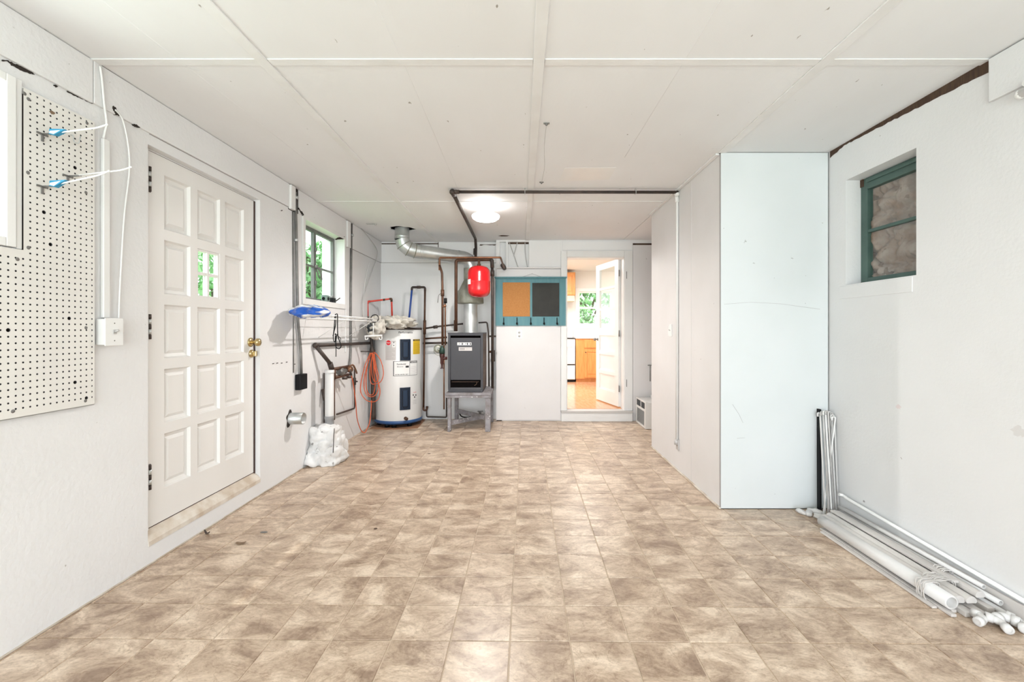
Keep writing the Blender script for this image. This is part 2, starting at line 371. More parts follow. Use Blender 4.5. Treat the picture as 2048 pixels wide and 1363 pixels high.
# ================================================================== SETTING
def struct(name, mb, mats, label, cat, parent=None):
    o = mb.build(name, mats, parent)
    if parent is None: tag(o, label, cat, kind='structure')
    return o
# ---- floor
fl = MB(); fl.box(XL-.2, YF, -0.12, XR+.2, YB2+.02, -0.0035)
floor = struct('floor', fl, 'grout', 'beige stone-look vinyl tile floor of the utility room', 'floor')
TX, TY, TH = 0.2395, 0.2305, math.radians(0.55)
ox, oy = -0.046, 1.784
ct, st = math.cos(TH), math.sin(TH)
def tcorner(i, j): 
    x = i*TX; y = j*TY
    return (ox+x*ct+y*st, oy-x*st+y*ct)
def clip(poly, f):
    out = []
    for k in range(len(poly)):
        a = poly[k]; b = poly[(k+1) % len(poly)]; fa, fb = f(a), f(b)
        if fa >= 0: out.append(a)
        if (fa >= 0) != (fb >= 0):
            t = fa/(fa-fb); out.append((a[0]+(b[0]-a[0])*t, a[1]+(b[1]-a[1])*t))
    return out
tiles = []
for i in range(-10, 12):
    for j in range(-22, 22):
        g = 0.0022
        c = [tcorner(i, j), tcorner(i+1, j), tcorner(i+1, j+1), tcorner(i, j+1)]
        cx = sum(p[0] for p in c)/4; cy = sum(p[1] for p in c)/4
        poly = [(p[0]+math.copysign(g, cx-p[0]), p[1]+math.copysign(g, cy-p[1])) for p in c]
        poly = clip(poly, lambda p: p[0]-XL-.001); poly = poly and clip(poly, lambda p: XR-.001-p[0])
        poly = poly and clip(poly, lambda p: p[1]-YF); poly = poly and clip(poly, lambda p: (YB2 if cx < -.36 else YB)-.001-p[1])
        if poly and cx > 1.28 and 3.0 < cy < 4.86:
            if cx > 1.39 and 3.1 < cy < 4.76: continue
            if cy < 3.1: poly = clip(poly, lambda p: 3.1-p[1])
            elif cy > 4.76: poly = clip(poly, lambda p: p[1]-4.76)
            else: poly = clip(poly, lambda p: 1.39-p[0])
        if not poly or len(poly) < 3: continue
        A = abs(sum(poly[k][0]*poly[(k+1) % len(poly)][1]-poly[(k+1) % len(poly)][0]*poly[k][1] for k in range(len(poly))))/2
        if A < 2e-4: continue
        sx = CX+cx/max(cy, .3)*F; sy = CY+CAMZ/max(cy, .3)*F
        vis = cy > 1.25 and -80 < sx < 2130
        tiles.append((0 if vis else 1, cy, cx, poly, A))
tiles.sort(key=lambda t: (t[0], t[1]))
def tile_geo(mb, poly, jit):
    n = len(poly); cx = sum(p[0] for p in poly)/n; cy = sum(p[1] for p in poly)/n
    L = lambda p, d: (p[0]+math.copysign(min(d, abs(cx-p[0])*.5), cx-p[0]), p[1]+math.copysign(min(d, abs(cy-p[1])*.5), cy-p[1]))
    bot = [(p[0], p[1], -0.0036) for p in poly]; top = [(*L(p, 0.0014), jit) for p in poly]
    mb.add(bot+top, [tuple(range(n, 2*n))]+[(k, (k+1) % n, n+(k+1) % n, n+k) for k in range(n)])
full_me = None
rest = MB(); rest_seed = []
for idx, (hid, cy, cx, poly, A) in enumerate(tiles):
    jit = -random.random()*0.0006
    if idx < 300 and not hid:
        if A > TX*TY*0.955 and full_me is not None:
            o = bpy.data.objects.new('tile', full_me); COL.objects.link(o); o.parent = floor
            px = sum(p[0] for p in poly)/4; py = sum(p[1] for p in poly)/4
            o.location = Vector((px, py, -0.0036+jit))-ORG[floor.name]
        else:
            t = MB(); 
            if A > TX*TY*0.955:
                tile_geo(t, poly, 0); o = t.build('tile', 'tile', floor)
                full_me = o.data
            else: tile_geo(t, poly, jit); o = t.build('tile', 'tile', floor)
    else:
        k0 = len(rest.f); tile_geo(rest, poly, jit); rest_seed += [random.random()]*(len(rest.f)-k0)
o = rest.build('tile', 'tile', floor); o['kind'] = 'stuff'
a_ = o.data.attributes.new('tile_seed', 'FLOAT', 'FACE'); a_.data.foreach_set('value', rest_seed)

# ---- ceiling
ce = MB(); ce.box(XL-.2, YF-.1, CZ+0.012, XR+.2, YB2+.02, CZ+0.10)
ceiling = struct('ceiling', ce, 'void', 'white painted board ceiling with thin battens over the joints', 'ceiling')
cxs = [XL, -1.19, 0.08, 1.398, XR]; cys = [YF, -0.19, 2.055, 4.29, YB2]
HOLE = (-1.463, 5.45)
for i in range(4):
    for j in range(4):
        p = MB(); x0, x1, y0, y1 = cxs[i]+.003, cxs[i+1]-.003, cys[j]+.003, cys[j+1]-.003
        if i == 0 and j == 3:
            hx, hy = HOLE; angs = sorted([2*PI*k/36 for k in range(36)]+[math.atan2(yy-hy, xx-hx) % (2*PI) for xx in (x0, x1) for yy in (y0, y1)])
            inn = []; out = []
            for a in angs:
                c, s_ = math.cos(a), math.sin(a); rr = 0.135+0.012*math.sin(3*a+1)+0.008*math.sin(7*a)
                inn.append((hx+c*rr*1.12, hy+s_*rr))
                t = min([(x1-hx)/c if c > 1e-9 else 1e9, (x0-hx)/c if c < -1e-9 else 1e9, (y1-hy)/s_ if s_ > 1e-9 else 1e9, (y0-hy)/s_ if s_ < -1e-9 else 1e9])
                out.append((hx+c*t, hy+s_*t))
            n = len(angs); vs = [(*q, CZ) for q in inn]+[(*q, CZ) for q in out]+[(*q, CZ+.011) for q in inn]+[(*q, CZ+.011) for q in out]
            fs = []
            for k in range(n):
                l = (k+1) % n
                fs += [(k, n+k, n+l, l), (2*n+k, 2*n+l, 3*n+l, 3*n+k), (k, l, 2*n+l, 2*n+k), (n+k, 3*n+k, 3*n+l, n+l)]
            p.add(vs, fs)
        else: p.box(x0, y0, CZ, x1, y1, CZ+.011)
        p.build('ceiling_panel', 'ceiling', ceiling)
for x in cxs[1:4]:
    for a, b in ((YF, 4.29), (4.292, YB2 if x < -.4 else YB)):
        if x > 1.39:
            if a > 3.09: continue
            b = 3.1
        t = MB(); t.cbox(x-.026, a, CZ-.008, x+.026, b, CZ, .002); t.build('batten', 'batten', ceiling)
for y, wd in ((-0.2, .05), (2.055, .05), (4.29, .03)):
    for x0, x1 in ((XL, -1.216), (-1.164, .054), (.106, 1.372), (1.424, XR)):
        if y > 4 and x0 > 1.4: continue
        if x0 < 1.37 < x1 + .01 and y > 4: x1 = 1.385
        t = MB(); t.cbox(x0+.001, y-wd/2, CZ-.005, x1-.001, y+wd/2, CZ, .002); t.build('batten', 'batten', ceiling)
t = MB(); t.cbox(1.36, 3.12, CZ-.014, 1.388, 4.76, CZ, .002); t.build('batten', 'batten', ceiling)
# patched rectangle with raised tape edges on the ceiling
def CP(px, py, z=CZ): 
    Y = F*(z-CAMZ)/(CY-py); return Vector(((px-CX)*Y/F, Y, z))
t = MB(); q = [CP(1118, 362, CZ-.001), CP(1218, 359, CZ-.001), CP(1232, 335, CZ-.001), CP(1130, 336, CZ-.001)]
t.add(q+[v+Vector((0, 0, .001)) for v in q], [(0,1,2,3),(0,1,5,4),(1,2,6,5),(2,3,7,6),(3,0,4,7)])
t.build('ceiling_patch', 'trim', ceiling)

for x, ya, yb in ((-.56, .4, 3.9), (.74, .5, 3.2), (-1.58, .8, 4.2)):
    t = MB(); t.tube([(x-.01, ya, CZ), (x+.012, (ya+yb)/2, CZ), (x, yb, CZ)], .0012, 6); t.build('ridge', 'ceiling', ceiling)

# ---- left wall
D_Y0, D_Y1, D_Z0, D_Z1 = 2.352, 3.362, 0.13, 2.228
holesL = [(D_Y0, D_Y1, D_Z0, D_Z1), (4.04, 4.937, 1.53, 2.255), (0.75, 1.70, 1.585, 2.20)]
wl = MB()
for a, b, c, d in cells(YF, YB2+.15, -0.1, CZ+.01, holesL): wl.box(XL-.2, a, c, XL, b, d)
wall_left = struct('wall_left', wl, 'wall', 'rough white plaster wall on the left with door and windows', 'wall')
def wboard(y0, y1, z0, z1, th=.012, m='wall', name='wall_board'):
    t = MB(); t.cbox(XL-.002, y0, z0, XL+th, y1, z1, .003); return t.build(name, m, wall_left)
wboard(YF, 2.04, 2.285, CZ-.003); wboard(2.044, 3.765, 2.288, CZ-.003); wboard(3.925, 4.985, 2.275, CZ-.003); wboard(5.165, YB2-.003, 2.192, CZ-.004)
t = MB(); t.box(XL-.001, 3.765, 2.27, XL+.004, 3.925, CZ-.002); t.build('dark_notch', 'dark', wall_left)
t = MB(); t.box(XL-.001, 4.985, 2.20, XL+.003, 5.165, CZ-.002); t.build('dark_notch', 'trim', wall_left)
t = MB(); t.box(XL-.001, 5.07, 2.20, XL+.0035, 5.115, CZ-.002); t.build('dark_notch', 'dark', wall_left)
t = MB(); t.cbox(XL, 3.765, 2.275, XL+.03, 3.835, CZ-.008, .002); t.build('wood_block', 'trim', wall_left)
t = MB(); t.cbox(XL, 4.99, 2.18, XL+.03, 5.075, CZ-.012, .002); t.build('wood_block', 'trim', wall_left)
def crack(pts, x=XL, off=.0022, name='crack', m='dark', parent=None, wall='L'):
    """pts: (px, py, halfwidth px); an irregular dark gap"""
    t = MB(); top = []; bot = []
    fn = LW if wall == 'L' else RW
    fine = []
    for (a, b) in zip(pts[:-1], pts[1:]):
        for k in range(5):
            u = k/5; fine.append((a[0]+(b[0]-a[0])*u, a[1]+(b[1]-a[1])*u+random.uniform(-.5, .5), (a[2]+(b[2]-a[2])*u)*random.uniform(.6, 1.35)))
    fine.append(pts[-1])
    for px, py, h in fine:
        top.append(fn(px, py-h, x, off)); bot.append(fn(px, py+h, x, off))
    n = len(top); back = Vector((-off, 0, 0))
    vs = top+bot+[v+back for v in top]+[v+back for v in bot]
    fs = []
    for i in range(n-1): fs += [(i, i+1, n+i+1, n+i), (i, i+1, 2*n+i+1, 2*n+i), (n+i, n+i+1, 3*n+i+1, 3*n+i)]
    t.add(vs, fs); return t.build(name, m, parent)
crack([(2, 121, 1.5), (14, 121, 1.2), (22, 127, 3), (40, 136, 3.2), (58, 143, 4), (68, 149, .6)], parent=wall_left)
crack([(106, 170, .5), (111, 172, 2), (115, 173, .5)], parent=wall_left)
crack([(133, 182, 1), (148, 189, 3), (165, 195, 3), (180, 204, 2.5), (199, 211, .5)], parent=wall_left)
crack([(219, 214, 1.5), (224, 219, 6), (229, 226, 5), (233, 231, .8)], parent=wall_left, x=XL, off=.014)
crack([(262, 248, .5), (268, 251, 1.8), (275, 255, .5)], parent=wall_left, off=.014)
crack([(594, 415, .8), (598, 423, 3), (603, 428, 2.4), (605, 430, .5)], parent=wall_left, off=.014)
crack([(668, 479, .5), (678, 476, 2.2), (687, 475, 2.2)], parent=wall_left, off=.014)
t = MB(); t.tube(crom([LW(180, 118, off=.006), LW(400, 262, off=.006), LW(573, 371, off=.006)]), .0035, 5); t.build('corner_seam', 'dark', wall_left)
# sill ledge of the left door
t = MB(); t.prism([(XL-.13, .10), (XL+.004, .10), (XL+.004, .125), (XL-.012, .150), (XL-.042, .172), (XL-.13, .176)], lambda u, v, w_: (u, w_, v), D_Y0+.002, D_Y1-.002)
t.build('door_ledge', 'sill', wall_left)

# ---- right wall with window recess
wr = MB()
for a, b, c, d in cells(YF, YB+.2, -0.1, CZ+.01, [(2.418, 2.945, 1.545, 2.236)]): wr.box(XR, a, c, XR+.2, b, d)
wall_right = struct('wall_right', wr, 'wall_r', 'smooth white wall on the right with a recessed window', 'wall')
t = MB(); t.cbox(XR-.004, 2.44, 1.455, XR+.002, 3.0, 1.538, .002); t.build('sill_board', 'wall_r', wall_right)
# brown torn gap under the ceiling
top = []; bot = []
ys = [2.03+k*(3.09-2.03)/48 for k in range(49)]
for k, y in enumerate(ys):
    u = k/48; wdt = (.047*(1-u)**1.3+.010)+random.uniform(-.004, .003)
    if k > 42: wdt += (k-42)*.006
    top.append((XR-.003, y, CZ-.0005)); bot.append((XR-.003, y, CZ-wdt))
n = 49; t = MB(); vs = top+bot+[(XR, y, z) for _, y, z in top]+[(XR, y, z) for _, y, z in bot]
t.add(vs, sum([[(i, i+1, n+i+1, n+i), (n+i, n+i+1, 3*n+i+1, 3*n+i)] for i in range(n-1)], []))
t.build('torn_gap', 'brownwood', wall_right)
t = MB(); t.box(XR-.003, 1.2, CZ-.006, XR, 2.03, CZ-.0005); t.build('joint', 'dark', wall_right)

for px, py, r_, m_ in ((1797, 813, .016, mat('pink_smudge', (.73, .65, .65), .7)), (2038, 862, .028, mat('grey_smudge', (.69, .68, .675), .7)), (1728, 1002, .008, 'inkgrey')):
    c = RW(px, py); t = MB(); q = [(c.y+r_*(1+.4*math.sin(3*k+px))*math.cos(2*PI*k/14), c.z+r_*.8*(1+.35*math.sin(2.3*k))*math.sin(2*PI*k/14)) for k in range(14)]
    t.prism(q, lambda u, v, w_: (w_, u, v), XR-.0004, XR); t.build('smudge', m_, wall_right)
for px, py in ((562, 421), (545, 727), (553, 726), (562, 726), (572, 724), (588, 728)):
    c = LW(px, py); t = MB(); t.cyl(c, c+Vector((.012, 0, .002)), .0035, 6); t.build('nail', 'iron', wall_left)

# ---- closet
wc = MB(); wc.box(1.402, 3.112, -.05, XR-.001, 4.748, CZ-.001)
wall_closet = struct('wall_closet', wc, 'dark', 'boxed-in white closet built of flat boards in the right corner', 'wall')
def panel(x0, y0, z0, x1, y1, z1, m, name='wall_panel', par=wall_closet, c=.002):
    t = MB(); t.cbox(x0, y0, z0, x1, y1, z1, c); return t.build(name, m, par)
panel(1.390, 3.100, .004, XR-.009, 3.112, CZ-.004, 'board_cool')
panel(1.390, 3.114, .004, 1.402, 3.640, CZ-.006, 'board')
panel(1.390, 3.644, .004, 1.402, 4.756, CZ-.004, 'board')
panel(1.403, 4.748, .004, XR-.01, 4.760, CZ-.004, 'board')
t = MB(); t.box(1.3865, 3.104, .004, 1.3912, 3.1155, CZ-.01); t.build('corner_seam', 'inkgrey', wall_closet)
t = MB(); t.cbox(1.376, 3.10, .0, 1.390, 4.76, .012, .003); t.build('shoe_strip', 'sill', wall_closet)
# scuff lines on the front board
for pts in ([(1448, 608), (1500, 604), (1560, 607), (1640, 618)], [(1465, 808), (1478, 828), (1486, 845)], [(1474, 876), (1490, 875)]):
    t = MB(); t.tube([P(a, b, 3.0998) for a, b in pts], .0009, 4); t.build('scuff', 'inkgrey', wall_closet)
# black square plug hole / torn plaster round the box on the closet side
t = MB(); q = []
for k in range(14):
    a = 2*PI*k/14; rr = random.uniform(.6, 1.1); q.append((4.165+.075*rr*math.cos(a), 1.24+.06*rr*math.sin(a)))
t.prism(q, lambda u, v, w_: (w_, u, v), 1.3885, 1.3905); t.build('plaster_patch', 'white', wall_closet)

# ---- back wall
wb = MB()
KX0, KX1, KZ1 = 0.618, 1.415, 2.255
hb = [(KX0, KX1, .14, KZ1)]
for a, b, c, d in cells(-.35, XR+.2, -.1, CZ+.01, hb+[(-.30, -.215, 2.11, 2.462), (-.185, .100, 2.11, 2.462)]): wb.box(a, YB, c, b, YB+.06, d)
for a, b, c, d in cells(-.35, XR+.2, -.1, CZ+.01, hb): wb.box(a, YB+.061, c, b, YB+.18, d)
wb.box(XL-.2, YB2, -.1, -.345, YB2+.05, CZ+.01)
wall_back = struct('wall_back', wb, 'wall_b', 'white far wall behind the heater and boiler', 'wall')
def bb(x0, z0, x1, z1, y=YB, th=.014, m='board_b', name='wall_board'):
    t = MB(); t.cbox(x0, y-th, z0, x1, y+.001, z1, .003); return t.build(name, m, wall_back)
bb(-.344, .012, .537, 2.085); bb(-.344, 2.088, .537, 2.106, th=.05, name='ledge'); bb(.103, 2.112, .537, CZ-.006, th=.008, m='wall_b')
bb(.56, 2.345, 1.52, CZ-.02, th=.008, m='wall_b'); bb(1.53, .01, XR-.1, CZ-.07, th=.01)
bb(-1.972, 2.193, -1.172, CZ-.035, y=YB2, th=.012, m='wall_b'); bb(-1.164, 2.193, -.352, CZ-.004, y=YB2, th=.012, m='wall_b')
t = MB(); t.box(-1.972, YB2-.004, CZ-.033, -1.165, YB2, CZ-.02); t.box(1.53, YB-.003, CZ-.07, XR-.1, YB, CZ-.045)
t.box(-.185, YB+.05, 2.44, .10, YB+.0605, 2.465); t.build('dark_gap', 'brownwood', wall_back)['kind'] = 'stuff'
crack_pts = [(-.60+.3*k/10, 2.44+random.uniform(-.012, .004)) for k in range(11)]
t = MB(); t.prism([(-.58, 2.447)]+[(x+.01, z) for x, z in crack_pts]+[(-.29, 2.447)], lambda u, v, w_: (u, w_, v), YB2-.0145, YB2-.0115); t.build('torn_hole', 'brownwood', wall_back)
for a in ((-1.972, 2.1885, -.352, 2.1925),):
    t = MB(); t.box(a[0], YB2-.0035, a[1], a[2], YB2, a[3]); t.build('joint', 'inkgrey', wall_back)
t = MB(); t.box(-1.1715, YB2-.0125, 2.33, -1.1645, YB2, CZ-.01); t.build('joint', 'dark', wall_back)
t = MB(); t.box(XL, 5.165, 2.187, XL+.0035, YB2-.003, 2.1915); t.build('joint', 'inkgrey', wall_left)
t = MB(); t.box(XL, 2.36, 2.284, XL+.0025, 3.765, 2.2875); t.build('joint', 'inkgrey', wall_left)
t = MB(); q = [CP(a, b, CZ-.0008) for a, b in ((996, 471.5), (1003, 470), (1012, 470.3), (1019, 470.8), (1014, 472.3), (1004, 472.6))]; t.add(q+[v+Vector((0, 0, .0008)) for v in q], [tuple(range(6))]+[(k, (k+1) % 6, 6+(k+1) % 6, 6+k) for k in range(6)]); t.build('torn_spot', 'brownwood', ceiling)
t = MB(); t.box(-.344, YB-.012, 0, -.27, YB+.01, .014); t.build('dark_foot', 'dark', wall_back)
# wires hanging in the open bay
for pts in ([(1018, 483), (1026, 505), (1036, 534)], [(1035, 483), (1029, 505), (1027, 512)], [(1050, 483), (1051, 510), (1055, 534)]):
    t = MB(); t.tube(crom([P(a, b, YB+.045) for a, b in pts]), .006, 6); t.build('cable', 'stickg', wall_back)

# ---- front wall (behind the camera) with an invented opening that lets daylight in
wf = MB()
for a, b, c, d in cells(XL-.2, XR+.2, -.1, CZ+.01, [(-1.65, 1.85, -.1, 2.25)]): wf.box(a, YF-.15, c, b, YF, d)
struct('wall_front', wf, 'wall', 'white wall behind the viewer with a wide opening added to let daylight in', 'wall')

# ---- baseline joints
t = MB(); t.tube([(XL+.002, YF, .003), (XL+.002, 4.02, .003)], .005, 5); o = t.build('baseboard_left', 'sill'); tag(o, 'thin grimy caulk line where the left wall meets the floor', 'caulk', kind='structure')

# ================================================================== DOOR 1 (left wall)
XD = -2.015; kD = XD/XL
door1 = thing('door_1', (XD, 2.875, .175), 'white fourteen-panel wooden door with four small panes, left wall', 'door', kind='structure')
ya0, ya1, za0, za1 = 2.404, 3.346, .178, 2.216
cols = [(2.510, 2.709), (2.767, 2.974), (3.026, 3.229)]
rows = [(2.119-.357*1.0203*k-.305, 2.119-.357*1.0203*k) for k in range(5)]
hs = [(c[0], c[1], r[0], r[1]) for c in cols for r in rows]
t = MB()
for a, b, c, d in cells(ya0, ya1, za0, za1, hs): t.box(XD-.042, a, c, XD, b, d)
t.build('leaf_frame', 'door', door1)
for ci, c in enumerate(cols):
    for ri, r in enumerate(rows):
        y0, y1 = c; z0, z1 = r
        if ci == 1 and ri == 1:
            t = MB(); ym = (y0+y1)/2; zm = (z0+z1)/2
            for a, b in ((y0, y0+.014), (ym-.009, ym+.009), (y1-.014, y1)): t.box(XD-.034, a, z0, XD-.006, b, z1)
            for a, b in ((z0, z0+.014), (zm-.009, zm+.009), (z1-.014, z1)): t.box(XD-.033, y0, a, XD-.007, y1, b)
            mu = t.build('muntin', 'door', door1)
            for a, b in ((y0+.014, ym-.009), (ym+.009, y1-.014)):
                for e, f in ((z0+.014, zm-.009), (zm+.009, z1-.014)):
                    t = MB(); t.box(XD-.024, a, e, XD-.020, b, f); t.build('pane', 'glass', door1)
            continue
        # moulded, raised-field panel
        t = MB(); x_ = XD
        def ring(i, d): return [(x_-d, y0+i, z0+i), (x_-d, y1-i, z0+i), (x_-d, y1-i, z1-i), (x_-d, y0+i, z1-i)]
        rs = [ring(0, .0), ring(.008, .016), ring(.026, .022), ring(.030, .019), ring(.042, .013), ring(.043, .012)]
        vs = sum(rs, []); fs = []
        for k in range(len(rs)-1):
            for q in range(4): fs.append((4*k+q, 4*k+(q+1) % 4, 4*k+4+(q+1) % 4, 4*k+4+q))
        fs.append(tuple(4*(len(rs)-1)+q for q in range(4)))
        b0 = len(vs); vs += [(x_-.036, y0, z0), (x_-.036, y1, z0), (x_-.036, y1, z1), (x_-.036, y0, z1)]
        fs.append((b0, b0+1, b0+2, b0+3)); fs += [(q, (q+1) % 4, b0+(q+1) % 4, b0+q) for q in range(4)]
        t.add(vs, fs); t.build('panel', 'door', door1)
t = MB()   # frame round the leaf
t.box(XL-.16, D_Y0+.001, .14, XD-.004, ya0-.004, za1+.012); t.box(XL-.16, ya1+.018, .16, XD-.02, D_Y1-.001, za1+.012); t.box(XL-.16, D_Y0+.001, za1+.004, XD-.003, D_Y1-.001, D_Z1-.001)
t.cbox(XD-.003, D_Y0+.002, .17, XD+.012, ya0-.012, za1+.006, .003)
t.build('door_frame', 'trim', door1)
t = MB(); t.box(XD-.03, ya1+.002, .165, XD+.004, ya1+.022, za1); t.box(XD-.03, ya0, za1+.0005, XD-.004, ya1, za1+.004); t.box(XD-.03, ya0, .172, XD-.002, ya1, .178); t.build('weatherstrip', 'weather', door1)
for z in (2.06, 1.264, .452):
    t = MB(); yb = ya0-.004
    t.box(XD-.001, yb+.003, z-.068, XD+.003, yb+.016, z+.068, 0)
    for k in range(5):
        t.cyl((XD+.010, yb, z-.068+k*.0272+.001), (XD+.010, yb, z-.068+(k+1)*.0272-.001), .0078, 10, 1 if k % 2 else 0)
    t.build('hinge', ['iron', 'galv'], door1)
kc = P(497, 684, 3.306); kc.x = XD
t = MB(); t.lathe([(.0, .012), (.018, .012), (.034, .006), (.034, 0), (0, 0)], kc, (1, 0, 0), 20); t.lathe([(.012, .008), (.011, .030), (.016, .036), (.026, .045), (.030, .058), (.026, .070), (.012, .076), (0, .077)], kc, (1, 0, 0), 20)
t.build('door_knob', 'brass', door1)
kc2 = kc+Vector((0, .01, -.085))
t = MB(); t.lathe([(.0, .02), (.020, .018), (.029, .008), (.030, 0), (0, 0)], kc2, (1, 0, 0), 20); t.cbox(kc2.x+.016, kc2.y-.008, kc2.z-.020, kc2.x+.042, kc2.y+.008, kc2.z+.020, .004); t.build('deadbolt', 'brass', door1)

# ================================================================== WINDOW 1 (left wall, far)
Y0, Y1, Z0, Z1 = 4.04, 4.937, 1.53, 2.255
win1 = thing('window_1', (XL, 4.49, Z0), 'grey steel casement window in a deep white reveal, left wall', 'window', kind='structure')
t = MB()
for a, b, c, d in cells(Y0-.045, Y1+.04, Z0-.05, Z1+.02, [(Y0+.004, Y1-.004, Z0+.004, Z1-.004)]): t.cbox(XL-.001, a, c, XL+.016, b, d, .003)
t.build('window_casing', 'trim', win1)
xs_ = XL-.10
t = MB()
for a, b, c, d in cells(Y0, Y1, Z0, Z1, [(Y0+.035, Y1-.035, Z0+.035, Z1-.035)]): t.box(xs_-.03, a, c, xs_, b, d)
ym = 4.462; t.box(xs_-.026, ym-.024, Z0+.035, xs_+.004, ym+.024, Z1-.035); t.build('window_frame', 'steel_w', win1)
zb = 1.880
for a, b in ((Y0+.035, ym-.024), (ym+.024, Y1-.035)):
    t = MB(); t.box(xs_-.02, a, zb-.009, xs_-.002, b, zb+.009); t.build('glazing_bar', 'steel_w', win1)
for a, b in ((Y0+.035, ym-.024), (ym+.024, Y1-.035)):
    for c, d in ((Z0+.035, zb-.009), (zb+.009, Z1-.035)):
        t = MB(); t.box(xs_-.014, a, c, xs_-.011, b, d); t.build('pane', 'glass', win1)
t = MB(); t.sphere((xs_+.012, ym+.006, zb+.005), .020, 0, 10, 6); t.tube(fillet([(xs_+.012, ym+.02, zb), (xs_+.03, ym+.07, zb-.03), (xs_+.03, ym+.09, zb-.12)], .02), .009, 8); t.tube([(xs_+.012, ym+.01, zb), (xs_+.02, ym+.05, zb-.10)], .006, 6)
t.build('window_latch', 'conduit', win1)
for z in (Z0+.19, Z1-.2):
    t = MB(); t.cbox(xs_+.004, ym-.012, z-.02, xs_+.016, ym+.020, z+.02, .003); t.build('hinge_lug', 'conduit', win1)
for y in (4.10, 4.86):
    t = MB(); t.tube(fillet([(xs_+.02, y-.03, Z0+.05), (xs_+.045, y+.01, Z0+.035), (xs_+.08, y+.035, Z0+.07)], .01), .006, 6); t.build('stay_arm', 'iron', win1)
sb = MB(); yy = 4.61; xx = -2.03
sb.cbox(xx-.028, yy-.045, Z0+.002, xx+.028, yy+.045, Z0+.078, .01, 0); sb.cyl((xx, yy-.050, Z0+.04), (xx, yy-.044, Z0+.04), .016, 14, 1); sb.cyl((xx+.027, yy, Z0+.04), (xx+.032, yy, Z0+.04), .018, 14, 1)
tag(sb.build('spool', [mat('sage_plastic', (.20, .27, .24), .5), 'black']), 'small grey-green block with a dark round hole on the window sill', 'spool')
sb = MB(); yy = 4.765
sb.cbox(xx-.02, yy-.045, Z0+.002, xx+.028, yy+.04, Z0+.06, .006, 0); sb.cbox(xx-.018, yy-.02, Z0+.058, xx+.018, yy+.03, Z0+.082, .006, 1)
tag(sb.build('tape_holder', ['black', 'conduit']), 'small black holder at the right end of the window sill', 'holder')

# ================================================================== WINDOW 2 (left wall, near edge)
win2 = thing('window_2', (XL, 1.225, 1.585), 'bright white-framed window cut off by the left picture edge', 'window', kind='structure')
t = MB()
for a, b, c, d in cells(.70, 1.722, 1.565, 2.222, [(.765, 1.688, 1.60, 2.19)]): t.cbox(XL-.001, a, c, XL+.022, b, d, .003)
t.cbox(XL, 1.728, 1.562, XL+.014, 1.748, 2.225, .002)
t.build('window_casing', 'white', win2)
t = MB()
for a, b, c, d in cells(.75, 1.70, 1.585, 2.20, [(.79, 1.20, 1.62, 2.165), (1.24, 1.66, 1.62, 2.165)]): t.box(XL-.11, a, c, XL-.07, b, d)
t.build('window_frame', 'white', win2)
for a, b in ((.79, 1.20), (1.24, 1.66)):
    t = MB(); t.box(XL-.093, a, 1.62, XL-.089, b, 2.165); t.build('pane', 'glass', win2)

# ================================================================== WINDOW 3 (right wall, green)
win3 = thing('window_3', (XR, 2.68, 1.545), 'dark green wooden window in the right wall backed with insulation', 'window', kind='structure')
xg = XR+.10; a0, a1, b0, b1 = 2.418, 2.945, 1.545, 2.236
t = MB()
for a, b, c, d in cells(a0, a1, b0, b1, [(a0+.05, a1-.055, b0+.04, b1-.075)]): t.cbox(xg, a, c, xg+.04, b, d, .003)
t.cbox(xg-.012, a0+.002, b1-.035, xg+.002, a1-.06, b1-.012, .003)
t.build('window_frame', 'green', win3)
zm = 1.888
t = MB(); t.cbox(xg+.004, a0+.05, zm-.010, xg+.03, a1-.055, zm+.010, .003); t.build('glazing_bar', 'green', win3)
for c, d in ((b0+.04, zm-.010), (zm+.010, b1-.075)):
    t = MB(); t.box(xg+.018, a0+.05, c, xg+.021, a1-.055, d); t.build('pane', 'glass', win3)
t = MB(); t.box(xg-.006, a1-.028, b1-.05, xg+.01, a1-.002, b1-.002); t.build('rotted_corner', 'brownwood', win3)
t = MB(); t.box(xg-.006, a1-.04, b0+.001, xg+.01, a1-.001, b0+.014); t.build('rotted_corner', 'brownwood', win3)
# puffy insulation behind the glass
t = MB(); ny, nz_ = 60, 80; vs = []; fs = []
for j in range(nz_+1):
    for i in range(ny+1):
        y = a0+.002+(a1-a0-.004)*i/ny; z = b0+.002+(b1-b0-.004)*j/nz_
        q = Vector((y*8.5, z*9, 3.1)); d = min(1.2, 2.2*abs(noise.noise(q))+.9*abs(noise.noise(q*2.3+Vector((5, 1, 2)))))
        ed = min(1, (y-a0)/.05, (a1-y)/.05, (z-b0)/.05, (b1-z)/.05); vs.append((max(xg+.042 if ed < 1 else xg+.022, xg+.0965-.065*d**.6), y, z))
for j in range(nz_):
    for i in range(ny): a = j*(ny+1)+i; fs.append((a, a+1, a+ny+2, a+ny+1))
nfront = len(vs); vs += [(xg+.099, a0+.002, b0+.002), (xg+.099, a1-.002, b0+.002), (xg+.099, a1-.002, b1-.002), (xg+.099, a0+.002, b1-.002)]; fs.append((nfront, nfront+1, nfront+2, nfront+3))
t.add(vs, fs, 0, True); tag(t.build('insulation_batt', 'insul'), 'crumpled pinkish fibre insulation packed behind the green window', 'insulation')

